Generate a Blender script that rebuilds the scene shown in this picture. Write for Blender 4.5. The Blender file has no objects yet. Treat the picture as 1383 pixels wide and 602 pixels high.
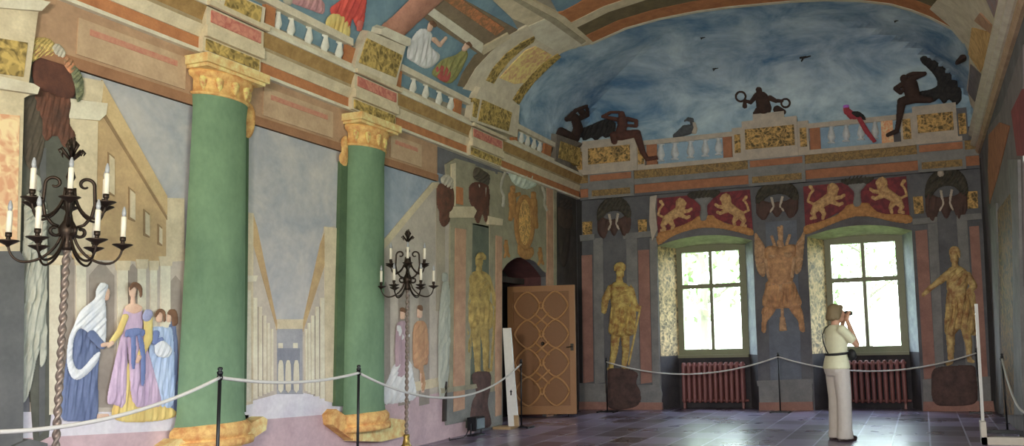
import bpy, bmesh, math, random
import numpy as np
from mathutils import Vector, Matrix
from mathutils.geometry import delaunay_2d_cdt
random.seed(7)
SC = bpy.context.scene
COL = SC.collection
# ---------------------------------------------------------------- the place
XL, XR, YB, YF = -6.317, 1.10, 15.477, -3.6      # walls of the hall (metres)
EYE = 1.32
VSP, VTOP = 4.62, 6.53                            # vault springing and crown
VC, VH, VN = (XL+XR)/2, (XR-XL)/2, 2.6
# ---------------------------------------------------------------- camera
FPX, PPX, PPY = 1151.1, 840.66, 317.27
YAW, PIT, ROL = math.radians(-19.1533), math.radians(6.9446), math.radians(-1.3418)
def cam_axes():
    d = np.array([math.sin(YAW)*math.cos(PIT), math.cos(YAW)*math.cos(PIT), math.sin(PIT)])
    r = np.array([math.cos(YAW), -math.sin(YAW), 0.0]); u = np.cross(r, d)
    return r*math.cos(ROL)+u*math.sin(ROL), -r*math.sin(ROL)+u*math.cos(ROL), d
CR, CU, CD = cam_axes()
CAMP = np.array([0, 0, EYE])
def ray(x, y):
    x = np.asarray(x, float); y = np.asarray(y, float)
    return ((x-PPX)/FPX)[..., None]*CR - ((y-PPY)/FPX)[..., None]*CU + CD
# surveyed points of the photograph -> points on the room's own surfaces, raised by d metres
def LW(x, y, d=0.0):
    r = ray(x, y); p = r*(XL/r[..., 0])[..., None] + CAMP
    p[..., 1] = np.minimum(p[..., 1], YB-.002); p[..., 0] += d; return p
def BWY(Y):
    def f(x, y, d=0.0):
        r = ray(x, y); p = r*(Y/r[..., 1])[..., None] + CAMP
        p[..., 1] -= d; return p
    return f
BW = BWY(YB)
def RW(x, y, d=0.0):
    r = ray(x, y); p = r*(XR/r[..., 0])[..., None] + CAMP
    p[..., 1] = np.minimum(p[..., 1], YB-.002); p[..., 0] -= d; return p
def FL(x, y, z=0.0):
    r = ray(x, y); p = r*((z-EYE)/r[..., 2])[..., None] + CAMP
    return p
def LWY(X):
    def f(x, y, d=0.0):
        r = ray(x, y); p = r*(X/r[..., 0])[..., None] + CAMP
        p[..., 0] += d; return p
    return f
def vault_z(X):
    u = np.clip(np.abs((X-VC)/VH), 0, 1)
    return VSP + (VTOP-VSP)*(1-u**VN)**(1/VN)
VS2, CDEP, CN = 5.2, 2.7, 2.2                     # the vault coves down onto the end wall
def cove_z(Y):
    t = np.clip((Y-(YB-CDEP))/CDEP, 0, 1)
    return VS2 + (VTOP-VS2)*(1-t**CN)**(1/CN)
def VA(x, y, d=0.0):
    """on the vault, on its cove over the end wall, or on the upright wall below the springing"""
    r = ray(x, y); sh = r.shape[:-1]; r = r.reshape(-1, 3)
    lo = np.full(len(r), 1.0); hi = np.full(len(r), 40.0)
    def inside(t):
        q = r*t[:, None] + CAMP
        return (np.abs((q[:, 0]-VC)/VH) < 1) & (q[:, 2] < vault_z(q[:, 0])) & (q[:, 2] < cove_z(q[:, 1])) & (q[:, 1] < YB-.002)
    for _ in range(46):
        m = (lo+hi)/2; ok = inside(m)
        lo = np.where(ok, m, lo); hi = np.where(ok, hi, m)
    p = r*lo[:, None] + CAMP
    u = (p[:, 0]-VC)/VH; zz = np.clip((p[:, 2]-VSP)/(VTOP-VSP), 0, 1)
    nx = np.sign(u)*np.abs(u)**(VN-1)/VH; nz = zz**(VN-1)/(VTOP-VSP); ny = np.zeros_like(nx)
    nz = np.where(p[:, 2] <= VSP, 0, nz)
    end = (cove_z(p[:, 1]) < vault_z(p[:, 0])-1e-6) & (p[:, 2] > VS2) & (p[:, 1] > YB-CDEP) | (p[:, 1] > YB-.004)
    t = np.clip((p[:, 1]-(YB-CDEP))/CDEP, 0, 1); z2 = np.clip((p[:, 2]-VS2)/(VTOP-VS2), 0, 1)
    ey = t**(CN-1)/CDEP; ez = np.where(p[:, 2] <= VS2, 0, z2**(CN-1)/(VTOP-VS2))
    nx = np.where(end, 0, nx); ny = np.where(end, ey, 0); nz = np.where(end, ez, nz)
    l = np.sqrt(nx*nx+ny*ny+nz*nz)+1e-9; d = d if np.isscalar(d) else np.ravel(d)
    p[:, 0] -= d*nx/l; p[:, 1] -= d*ny/l; p[:, 2] -= d*nz/l
    return p.reshape(*sh, 3)
# ---------------------------------------------------------------- materials
def lin(c):
    c = c/255.0
    return c/12.92 if c <= 0.04045 else ((c+0.055)/1.055)**2.4
FADE = .16      # share of grey mixed into the stronger paints, with a slight lift
def rgb(c, g=1.0):
    l = [lin(v)*g for v in c]
    if g > 1.3:
        y = .3*l[0]+.59*l[1]+.11*l[2]; l = [v+(y-v)*FADE+.012 for v in l]
    return tuple(min(0.9, v) for v in l) + (1.0,)
MATS = {}
def new_mat(name):
    m = bpy.data.materials.new(name); m.use_nodes = True
    nt = m.node_tree; b = nt.nodes['Principled BSDF']
    return m, nt, b
def mixrgb(nt, fac, a, b, mode='MIX'):
    n = nt.nodes.new('ShaderNodeMix'); n.data_type = 'RGBA'; n.blend_type = mode
    for s, v in ((n.inputs[0], fac), (n.inputs[6], a), (n.inputs[7], b)):
        if hasattr(v, 'is_output'): nt.links.new(v, s)
        else: s.default_value = v
    return n.outputs[2]
def ramp(nt, src, stops):
    n = nt.nodes.new('ShaderNodeValToRGB'); nt.links.new(src, n.inputs[0])
    e = n.color_ramp.elements
    while len(e) < len(stops): e.new(0.5)
    for k, (p, c) in zip(e, stops): k.position = p; k.color = c
    return n.outputs[0]
def coords(nt, scale=(1, 1, 1)):
    g = nt.nodes.new('ShaderNodeNewGeometry'); m = nt.nodes.new('ShaderNodeMapping')
    nt.links.new(g.outputs['Position'], m.inputs['Vector']); m.inputs['Scale'].default_value = scale
    return m.outputs[0]
def noise(nt, vec, scale, detail=4, rough=.6, dist=0.0):
    n = nt.nodes.new('ShaderNodeTexNoise'); nt.links.new(vec, n.inputs['Vector'])
    n.inputs['Scale'].default_value = scale; n.inputs['Detail'].default_value = detail
    n.inputs['Roughness'].default_value = rough; n.inputs['Distortion'].default_value = dist
    return n.outputs['Fac']
def paint(name, c, c2=None, g=1.6, scale=4.0, contrast=.22, rough=.85, stretch=(1, 1, 1), dist=0.0, bump=0.0):
    """old fresco paint: two tones mottled by noise"""
    if name in MATS: return MATS[name]
    m, nt, b = new_mat(name)
    a = rgb(c, g); e = rgb(c2, g) if c2 else tuple(v*.72 for v in a[:3])+(1,)
    v = coords(nt, stretch); f = noise(nt, v, scale, 5, .65, dist)
    lo, hi = .5-contrast, .5+contrast
    col = ramp(nt, f, [(lo, e), (hi, a)])
    f2 = noise(nt, v, scale*9, 2, .5)
    col = mixrgb(nt, f2, col, mixrgb(nt, 1.0, col, (.78, .78, .78, 1), 'MULTIPLY'))
    nt.links.new(col, b.inputs['Base Color']); b.inputs['Roughness'].default_value = rough
    b.inputs['Specular IOR Level'].default_value = .25
    if bump:
        bn = nt.nodes.new('ShaderNodeBump'); bn.inputs['Strength'].default_value = bump; bn.inputs['Distance'].default_value = .01
        nt.links.new(f2, bn.inputs['Height']); nt.links.new(bn.outputs[0], b.inputs['Normal'])
    MATS[name] = m; return m
def ornament(name, c, c2, g=1.6, scale=16.0, c3=None, rough=.7):
    """gilt scrollwork painted on a ground: curling bands and dots"""
    if name in MATS: return MATS[name]
    m, nt, b = new_mat(name)
    v = coords(nt); n = noise(nt, v, scale*.5, 2, .5, 1.5)
    vo = nt.nodes.new('ShaderNodeTexVoronoi'); vo.feature = 'DISTANCE_TO_EDGE'; vo.inputs['Scale'].default_value = scale
    mx = nt.nodes.new('ShaderNodeMix'); mx.data_type = 'VECTOR'; mx.inputs[0].default_value = .12
    nn = nt.nodes.new('ShaderNodeTexNoise'); nt.links.new(v, nn.inputs['Vector']); nn.inputs['Scale'].default_value = scale*.6
    nt.links.new(v, mx.inputs[4]); nt.links.new(nn.outputs['Color'], mx.inputs[5]); nt.links.new(mx.outputs[1], vo.inputs['Vector'])
    f = ramp(nt, vo.outputs['Distance'], [(.06, (1, 1, 1, 1)), (.2, (0, 0, 0, 1))])
    f2 = ramp(nt, n, [(.46, (0, 0, 0, 1)), (.54, (1, 1, 1, 1))])
    mm = mixrgb(nt, .55, f, f2)
    col = mixrgb(nt, mm, rgb(c, g), rgb(c2, g))
    if c3:
        n3 = noise(nt, v, scale*.28, 1)
        f3 = ramp(nt, n3, [(.5, (0, 0, 0, 1)), (.6, (1, 1, 1, 1))])
        col = mixrgb(nt, f3, col, mixrgb(nt, .6, col, rgb(c3, g)))
    nt.links.new(col, b.inputs['Base Color']); b.inputs['Roughness'].default_value = rough
    b.inputs['Specular IOR Level'].default_value = .3
    MATS[name] = m; return m
def plain(name, c, g=1.0, rough=.5, metal=0.0, spec=.5):
    if name in MATS: return MATS[name]
    m, nt, b = new_mat(name)
    v = coords(nt); f = noise(nt, v, 20, 3)
    a = rgb(c, g); col = mixrgb(nt, f, tuple(x*.82 for x in a[:3])+(1,), a)
    nt.links.new(col, b.inputs['Base Color'])
    b.inputs['Roughness'].default_value = rough; b.inputs['Metallic'].default_value = metal
    b.inputs['Specular IOR Level'].default_value = spec
    MATS[name] = m; return m
# ---------------------------------------------------------------- objects
def thing(name, label, cat, loc=(0, 0, 0), group=None):
    o = bpy.data.objects.new(name, None); COL.objects.link(o); o.location = [float(v) for v in loc]
    o.empty_display_size = .1
    o['label'] = label; o['category'] = cat
    if group: o['group'] = group
    return o
def tag(o, label, cat, group=None):
    o['label'] = label; o['category'] = cat
    if group: o['group'] = group
    return o
def wloc(o):
    v = Vector((0, 0, 0))
    while o is not None: v = v + o.location; o = o.parent
    return v
def mesh(name, verts, faces, m, parent=None, smooth=False, org=None, label=None):
    """verts in world metres; a child keeps its thing's base as origin"""
    verts = np.asarray(verts, float)
    if parent is not None: o0 = np.array(wloc(parent))
    elif org is not None: o0 = np.array(org, float)
    else: o0 = np.array([verts[:, 0].mean(), verts[:, 1].mean(), verts[:, 2].min()])
    me = bpy.data.meshes.new(name)
    me.from_pydata((verts-o0).tolist(), [], [list(map(int, f)) for f in faces])
    me.validate(); me.update()
    me.materials.append(m)
    if smooth:
        me.polygons.foreach_set('use_smooth', [True]*len(me.polygons))
    o = bpy.data.objects.new(name, me); COL.objects.link(o)
    if parent is not None: o.parent = parent
    else: o.location = o0.tolist()
    if label: o['label'] = label
    return o
def struct(o):
    o['kind'] = 'structure'; return o
class MB:
    """collects shapes for ONE mesh"""
    def __init__(s): s.v = []; s.f = []
    def add(s, v, f):
        n = len(s.v); s.v.extend([list(map(float, p)) for p in v]); s.f.extend([[i+n for i in q] for q in f]); return s
    def box(s, x0, x1, y0, y1, z0, z1):
        v = [(x, y, z) for x in (x0, x1) for y in (y0, y1) for z in (z0, z1)]
        return s.add(v, [(0, 1, 3, 2), (4, 6, 7, 5), (0, 4, 5, 1), (2, 3, 7, 6), (0, 2, 6, 4), (1, 5, 7, 3)])
    def tube(s, pts, r, seg=8, cap=True):
        pts = [Vector(p) for p in pts]; n = len(pts)
        rs = r if hasattr(r, '__len__') else [r]*n
        v = []; f = []; up = None
        for i, p in enumerate(pts):
            t = (pts[min(i+1, n-1)]-pts[max(i-1, 0)])
            if t.length < 1e-9: t = Vector((0, 0, 1))
            t.normalize()
            if up is None: up = t.orthogonal().normalized()
            up = (up-t*up.dot(t))
            if up.length < 1e-6: up = t.orthogonal()
            up.normalize(); w = t.cross(up)
            for k in range(seg):
                a = 2*math.pi*k/seg; v.append(p+(up*math.cos(a)+w*math.sin(a))*rs[i])
        for i in range(n-1):
            for k in range(seg):
                a, b = i*seg+k, i*seg+(k+1) % seg; f.append((a, b, b+seg, a+seg))
        if cap: f.append(tuple(range(seg-1, -1, -1))); f.append(tuple((n-1)*seg+k for k in range(seg)))
        return s.add(v, f)
    def lathe(s, prof, c=(0, 0, 0), seg=16, a0=0.0, a1=2*math.pi, sx=1.0, sy=1.0):
        full = abs(a1-a0-2*math.pi) < 1e-6; n = seg if full else seg+1
        v = []; f = []
        for r, z in prof:
            for k in range(n):
                a = a0+(a1-a0)*k/seg
                v.append((c[0]+r*math.cos(a)*sx, c[1]+r*math.sin(a)*sy, c[2]+z))
        for i in range(len(prof)-1):
            for k in range(seg):
                a, b = i*n+k, i*n+(k+1) % n; f.append((a, b, b+n, a+n))
        return s.add(v, f)
    def build(s, name, m, parent=None, smooth=False, label=None, org=None):
        return mesh(name, s.v, s.f, m, parent, smooth, org, label)
# ---------------------------------------------------------------- outlines
def crv(pts, n=6, closed=True):
    """smooth outline through points"""
    P = [np.array(p, float) for p in pts]; N = len(P); out = []
    for i in range(N if closed else N-1):
        if closed: a, b, c, d = P[i-1], P[i], P[(i+1) % N], P[(i+2) % N]
        else: a, b, c, d = P[max(i-1, 0)], P[i], P[i+1], P[min(i+2, N-1)]
        for k in range(n):
            t = k/n
            out.append(.5*((2*b)+(c-a)*t+(2*a-5*b+4*c-d)*t*t+(3*b-a-3*c+d)*t**3))
    if not closed: out.append(P[-1])
    return [tuple(p) for p in out]
def ell(cx, cy, rx, ry, rot=0, n=24):
    c, s = math.cos(rot), math.sin(rot); o = []
    for k in range(n):
        a = 2*math.pi*k/n; x, y = rx*math.cos(a), ry*math.sin(a); o.append((cx+x*c-y*s, cy+x*s+y*c))
    return o
def band(pts, w):
    """outline of a line of points with width(s)"""
    P = [np.array(p, float) for p in pts]; n = len(P); ws = w if hasattr(w, '__len__') else [w]*n
    a = []; b = []
    for i in range(n):
        t = P[min(i+1, n-1)]-P[max(i-1, 0)]; t = t/(np.hypot(*t)+1e-9); q = np.array([-t[1], t[0]])*ws[i]/2
        a.append(tuple(P[i]+q)); b.append(tuple(P[i]-q))
    return a+b[::-1]
def densify(poly, step):
    o = []; n = len(poly)
    for i in range(n):
        a = np.array(poly[i], float); b = np.array(poly[(i+1) % n], float); k = max(1, int(np.hypot(*(b-a))/step))
        for j in range(k): o.append(tuple(a+(b-a)*j/k))
    return o
def pin(pts, poly):
    x, y = pts[:, 0], pts[:, 1]; P = np.asarray(poly, float); ins = np.zeros(len(x), bool); n = len(P)
    for i in range(n):
        x1, y1 = P[i]; x2, y2 = P[(i+1) % n]
        c = (y1 > y) != (y2 > y)
        with np.errstate(divide='ignore', invalid='ignore'):
            ins ^= c & (x < (x2-x1)*(y-y1)/(y2-y1+1e-12)+x1)
    return ins
def sdf_poly(pts, poly):
    P = np.asarray(poly, float); d = np.full(len(pts), 1e9); n = len(P)
    for i in range(n):
        a, b = P[i], P[(i+1) % n]; ab = b-a; l = ab@ab+1e-12
        t = np.clip(((pts-a)@ab)/l, 0, 1); q = a+t[:, None]*ab
        d = np.minimum(d, np.hypot(pts[:, 0]-q[:, 0], pts[:, 1]-q[:, 1]))
    return np.where(pin(pts, poly), d, -d)
def slab(name, poly, S, d, m, parent=None, d0=0.0, step=None, label=None):
    """a painted or carved field with its own outline, d metres proud of the surface S"""
    if step:
        poly = densify(poly, step); P = np.array(poly)
        gx = np.arange(P[:, 0].min()+step*.5, P[:, 0].max(), step); gy = np.arange(P[:, 1].min()+step*.5, P[:, 1].max(), step)
        if len(gx) and len(gy):
            G = np.stack(np.meshgrid(gx, gy), -1).reshape(-1, 2); sd = sdf_poly(G, poly); G = G[sd > step*.35]
        else: G = np.zeros((0, 2))
    else: G = np.zeros((0, 2))
    n = len(poly); A = [Vector((float(p[0]), float(p[1]))) for p in list(poly)+[tuple(g) for g in G]]
    vs, es, fs, ov, oe, of = delaunay_2d_cdt(A, [(i, (i+1) % n) for i in range(n)], [], 1, 1e-4)
    V2 = np.array([(v.x, v.y) for v in vs]); k = len(V2)
    top = S(V2[:, 0], V2[:, 1], d); bot = S(V2[:, 0], V2[:, 1], d0)
    # boundary edges of the triangulation
    cnt = {}
    for f in fs:
        for i in range(len(f)):
            e = (f[i], f[(i+1) % len(f)]); key = (min(e), max(e)); cnt.setdefault(key, []).append(e)
    F = [list(f) for f in fs]
    for key, l in cnt.items():
        if len(l) == 1:
            a, b = l[0]; F.append([b, a, a+k, b+k])
    used = sorted({i for f in F for i in f}); mp = {u: i for i, u in enumerate(used)}
    allv = np.concatenate([top, bot])
    return mesh(name, allv[used], [[mp[i] for i in f] for f in F], m, parent, label=label)
def mpp(S, x, y):
    a = S(np.array([x]), np.array([y])); b = S(np.array([x]), np.array([y+1.0])); return float(np.linalg.norm(a-b))
def cap(x0, y0, r0, x1, y1, r1, h=None): return ('c', x0, y0, r0, x1, y1, r1, h)
def pol(pts, w=None, h=None): return ('p', pts, w, h)
def relief(name, shapes, S, m, parent=None, k=.6, d0=0.0, res=.8, dmax=.12, fold=None, label=None, blend=.8):
    """a figure in relief: one continuous surface swelling out of the wall; limbs round, cloth in folds"""
    bx = []
    for s in shapes:
        if s[0] == 'c': bx += [(s[1]-s[3], s[2]-s[3]), (s[1]+s[3], s[2]+s[3]), (s[4]-s[6], s[5]-s[6]), (s[4]+s[6], s[5]+s[6])]
        else: bx += list(s[1])
    B = np.array(bx); x0, y0 = B.min(0)-2*res; x1, y1 = B.max(0)+2*res
    nx, ny = int((x1-x0)/res)+2, int((y1-y0)/res)+2
    gx = x0+np.arange(nx)*res; gy = y0+np.arange(ny)*res
    G = np.stack(np.meshgrid(gx, gy), -1).reshape(-1, 2)
    Hh = np.full(len(G), -4.0)
    for s in shapes:
        if s[0] == 'c':
            _, ax, ay, ar, bx_, by, br, hh = s
            ab = np.array([bx_-ax, by-ay]); l = ab@ab+1e-9
            t = np.clip(((G-[ax, ay])@ab)/l, 0, 1); q = np.array([ax, ay])+t[:, None]*ab
            r = ar+(br-ar)*t; sd = r-np.hypot(G[:, 0]-q[:, 0], G[:, 1]-q[:, 1]); w = np.maximum(r, .3)
        else:
            sd = sdf_poly(G, s[1]); w = s[2] or max(.5, sd.max()); hh = s[3]
        e = np.clip(sd/w, 0, 1); top = (hh if hh is not None else (w if np.isscalar(w) else w))
        h = np.where(sd > 0, top*np.sqrt(np.maximum(0, 1-(1-e)**2)), sd*1.2)
        Hh = np.where(sd > -3, np.maximum(Hh, h), Hh) if blend <= 0 else np.maximum(Hh, h)
    if fold:
        wl, amp, ang = fold
        q = (G[:, 0]*math.cos(ang)+G[:, 1]*math.sin(ang)); q2 = -G[:, 0]*math.sin(ang)+G[:, 1]*math.cos(ang)
        sd_ = (x0*1.7+y0*.9) % 6.28
        n1 = np.sin(q2/(wl*1.9)+sd_)+.7*np.sin(q2/(wl*.95)+q/(wl*1.3)+2*sd_)+.5*np.sin(q/(wl*.8)-q2/(wl*2.6)+sd_*3)
        am = .62+.38*np.sin(q/(wl*1.45)+q2/(wl*1.2)+sd_*1.3)
        rip = am*(np.sin(2*math.pi*q/(wl*1.15)+1.25*n1)+.45*np.sin(2*math.pi*q/wl*1.7-1.1*n1+sd_))
        Hh = np.where(Hh > 0, np.maximum(Hh*(1+amp*.2*rip)+amp*rip*np.clip(Hh/2.0, 0, 1), np.minimum(Hh, .5)), Hh)
    cx, cy = (x0+x1)/2, (y0+y1)/2; sc = mpp(S, cx, cy)*k
    D = d0+np.clip(Hh*sc, 0, dmax)
    keep = Hh.reshape(ny, nx) > 0
    cell = keep[:-1, :-1] | keep[1:, :-1] | keep[:-1, 1:] | keep[1:, 1:]
    jj, ii = np.nonzero(cell); a = jj*nx+ii
    F = np.stack([a, a+1, a+nx+1, a+nx], 1); used = np.unique(F); mp = np.full(len(G), -1); mp[used] = np.arange(len(used))
    P = S(G[used, 0], G[used, 1], D[used])
    return mesh(name, P, mp[F].tolist(), m, parent, smooth=True, label=label)
# ================================================================ camera, light, room shell
def setup():
    cd = bpy.data.cameras.new('camera'); co = bpy.data.objects.new('camera', cd); COL.objects.link(co)
    cd.sensor_fit = 'HORIZONTAL'; cd.sensor_width = 36.0; cd.lens = FPX/1383*36.0
    cd.shift_x = -(PPX-691.5)/1383; cd.shift_y = (PPY-301.0)/1383; cd.clip_start = .05; cd.clip_end = 300
    M = Matrix(((CR[0], CU[0], -CD[0]), (CR[1], CU[1], -CD[1]), (CR[2], CU[2], -CD[2]))).to_4x4()
    M.translation = Vector((0, 0, EYE)); co.matrix_world = M
    SC.camera = co
    SC.view_settings.view_transform = 'Standard'; SC.view_settings.look = 'None'
    SC.view_settings.gamma = 1.0; SC.view_settings.use_curve_mapping = False
    SC.view_settings.exposure = EXPOSURE
    SC.cycles.max_bounces = 8; SC.cycles.diffuse_bounces = 5; SC.cycles.transparent_max_bounces = 12
    SC.cycles.sample_clamp_indirect = 8.0; SC.cycles.caustics_reflective = False; SC.cycles.caustics_refractive = False
    # bright overcast sky
    w = bpy.data.worlds.new('sky'); SC.world = w; w.use_nodes = True; nt = w.node_tree
    bg = nt.nodes['Background']; tc = nt.nodes.new('ShaderNodeTexCoord'); sp = nt.nodes.new('ShaderNodeSeparateXYZ')
    nt.links.new(tc.outputs['Generated'], sp.inputs[0])
    c = ramp(nt, sp.outputs['Z'], [(0.0, (.50, .60, .50, 1)), (.06, (.86, .95, .98, 1)), (.5, (.70, .85, 1.0, 1))])
    nt.links.new(c, bg.inputs['Color']); bg.inputs['Strength'].default_value = SKY
EXPOSURE = 1.0
SKY = 10.0
FILLW = 150
setup()
def portal(name, loc, rot, sx, sy):
    l = bpy.data.lights.new(name, 'AREA'); l.shape = 'RECTANGLE'; l.size = sx; l.size_y = sy; l.cycles.is_portal = True
    o = bpy.data.objects.new(name, l); COL.objects.link(o); o.location = loc; o.rotation_euler = rot; return o

# ---- openings: (x0, x1, z_spring, z_peak) outer; inner frame x0, x1
WIN = [(-4.67, -2.85, 3.06, 3.21, -4.45, -3.09), (-1.87, -0.065, 3.06, 3.215, -1.62, -0.25)]
DEP = .5
def arch(x0, x1, zs, zp, n=12):
    o = []
    for k in range(n+1):
        t = k/n; o.append((x0+(x1-x0)*t, zs+(zp-zs)*(1-(2*t-1)**2)))
    return o
WALLM = paint('aged_plaster', (92, 92, 96), (70, 66, 70), 2.0, 2.5)
def vault_pts(n=48):
    o = []
    for k in range(n+1):
        a = math.pi*k/n; c, s = math.cos(a), math.sin(a)
        u = math.copysign(abs(c)**(2/VN), c); o.append((VC+VH*u, VSP+(VTOP-VSP)*abs(s)**(2/VN)))
    return o                      # from the right springing to the left one
SXZ = lambda Y: (lambda x, z, d: np.stack([x, np.full_like(np.asarray(x, float), Y)-d, z], -1))
SYZ = lambda X, s: (lambda y, z, d: np.stack([np.full_like(np.asarray(y, float), X)+s*d, y, z], -1))
poly = [(XL, 0)]
for (a, b, zs, zp, c, d) in WIN: poly += [(a, 0)] + arch(a, b, zs, zp) + [(b, 0)]
poly += [(XR, 0)] + vault_pts()
struct(slab('wall_back', poly, SXZ(YB), 0, WALLM, d0=-.12))
# left wall with its doorway, right wall with tall windows, wall behind the camera
DY0, DY1, DZS, DZP = 12.22, 14.0, 2.46, 2.74
poly = [(YF, 0), (DY0, 0)] + arch(DY0, DY1, DZS, DZP) + [(DY1, 0), (YB, 0), (YB, VSP), (YF, VSP)]
struct(slab('wall_left', poly, SYZ(XL, 1), 0, WALLM, d0=-.12))
RWIN = [(-2.6, -1.3), (0.2, 1.5), (3.0, 4.3), (5.8, 7.1), (8.4, 9.6)]
poly = [(YF, 0)]
for a, b in RWIN: poly += [(a, 0), (a, .9)] + arch(a, b, 3.0, 3.2) + [(b, .9), (b, 0)]
# windows stand on parapets: build the wall as one outline with the openings left out
def right_wall():
    mb = MB(); t = .5
    ys = [YF] + [v for ab in RWIN for v in ab] + [YB]
    for i in range(0, len(ys), 2): mb.box(XR, XR+t, ys[i], ys[i+1], 0, VSP)
    for a, b in RWIN:
        mb.box(XR, XR+t, a, b, 0, .95); mb.box(XR, XR+t, a, b, 3.15, VSP)
    return mb.build('wall_right', WALLM)
struct(right_wall())
FILL_WIN = [(-5.4, -4.1), (-3.2, -1.9), (-1.0, .3)]  # openings added behind the viewer to let in fill light
def front_wall():
    poly = [(XL, 0)]
    for a, b in FILL_WIN: poly += [(a, 0)] + arch(a, b, 3.3, 3.5) + [(b, 0)]
    poly += [(XR, 0)]+vault_pts()
    struct(slab('wall_front', poly, SXZ(YF), 0, WALLM, d0=.12))
front_wall()
# vault
def make_vault():
    P = vault_pts(64); v = []; f = []; ny = 12; n = len(P)
    for j in range(ny+1):
        y = YF-.1+(YB+.22-YF)*j/ny
        for x, z in P: v.append((x, y, z))
    for j in range(ny):
        for i in range(n-1): f.append((j*n+i, j*n+i+1, (j+1)*n+i+1, (j+1)*n+i))
    m = len(v)
    for j in range(ny+1):
        y = YF-.1+(YB+.22-YF)*j/ny
        for x, z in P: v.append((VC+(x-VC)*1.06, y, VSP+(z-VSP)*1.15+.02))
    for j in range(ny):
        for i in range(n-1): f.append((m+j*n+i, m+(j+1)*n+i, m+(j+1)*n+i+1, m+j*n+i+1))
    o = mesh('ceiling', v, f, paint('vault_plaster', (150, 140, 120), (120, 110, 98), 1.7, 2), smooth=True)
    return struct(o)
make_vault()
def make_cove():
    v = []; f = []; n, m = 40, 40
    for j in range(m+1):
        a = math.pi/2*j/m; y = YB-CDEP+CDEP*math.cos(a)**(2/CN); z = VS2+(VTOP-VS2)*math.sin(a)**(2/CN)
        for i in range(n+1): v.append((XL-.02+(XR-XL+.04)*i/n, y, z))
    for j in range(m):
        for i in range(n): a = j*(n+1)+i; f.append((a, a+1, a+n+2, a+n+1))
    return struct(mesh('ceiling', v, f, MATS['vault_plaster'], smooth=True))
make_cove()
# floor of dark polished slabs
def floor_mat():
    m, nt, b = new_mat('slab_floor'); v = coords(nt)
    br = nt.nodes.new('ShaderNodeTexBrick'); nt.links.new(v, br.inputs['Vector'])
    br.offset = 0.0; br.squash = 1.0
    br.inputs['Scale'].default_value = 1.0; br.inputs['Brick Width'].default_value = .44; br.inputs['Row Height'].default_value = .62
    br.inputs['Mortar Size'].default_value = .012; br.inputs['Mortar Smooth'].default_value = .3; br.inputs['Bias'].default_value = 0
    br.inputs['Color1'].default_value = rgb((66, 50, 62), 1.0); br.inputs['Color2'].default_value = rgb((150, 138, 168), 1.0)
    br.inputs['Mortar'].default_value = rgb((186, 186, 206), 1.0)
    n = noise(nt, v, 1.7, 2, .5)
    col = mixrgb(nt, ramp(nt, n, [(.4, (.0, .0, .0, 1)), (.7, (.7, .7, .7, 1))]), br.outputs['Color'], mixrgb(nt, 1.0, br.outputs['Color'], (.62, .58, .62, 1), 'MULTIPLY'))
    nt.links.new(col, b.inputs['Base Color'])
    r = ramp(nt, noise(nt, v, 1.2, 2), [(.3, (.26, .26, .26, 1)), (.7, (.32, .32, .32, 1))]); nt.links.new(r, b.inputs['Roughness'])
    bn = nt.nodes.new('ShaderNodeBump'); bn.inputs['Strength'].default_value = .12; bn.inputs['Distance'].default_value = .003
    nt.links.new(br.outputs['Fac'], bn.inputs['Height']); bn.invert = True; nt.links.new(bn.outputs[0], b.inputs['Normal'])
    b.inputs['Specular IOR Level'].default_value = .8
    return m
mb = MB(); mb.box(XL-.9, XR+.6, YF-.2, YB+DEP+.2, -.1, 0); struct(mb.build('floor', floor_mat()))

# ---- windows of the back wall: painted splay, wooden casement, clear panes
FRAME = plain('window_wood', (150, 150, 120), .8, .5)
def glass():
    m, nt, b = new_mat('window_glass'); out = nt.nodes['Material Output']
    t = nt.nodes.new('ShaderNodeBsdfTransparent'); t.inputs[0].default_value = (.96, .98, .97, 1)
    g = nt.nodes.new('ShaderNodeBsdfGlossy'); g.inputs['Roughness'].default_value = .05
    mx = nt.nodes.new('ShaderNodeMixShader'); mx.inputs[0].default_value = .05
    nt.links.new(t.outputs[0], mx.inputs[1]); nt.links.new(g.outputs[0], mx.inputs[2]); nt.links.new(mx.outputs[0], out.inputs['Surface'])
    return m
GLASS = glass()
SPLAY_L = ornament('splay_grotesque', (98, 86, 66), (190, 160, 108), 1.4, 12)
SPLAY_R = paint('splay_grey_stone', (150, 156, 158), (118, 122, 130), 1.3, 6)
REVEAL_LOW = paint('reveal_dado', (66, 60, 62), (42, 40, 48), 1.5, 3)
def splay(name, a, b, m, z0, zt0, zt1, parent):
    mesh(name, [(a[0], a[1], z0), (b[0], b[1], z0), (b[0], b[1], zt1), (a[0], a[1], zt0)], [(0, 1, 2, 3)], m, parent)
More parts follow.
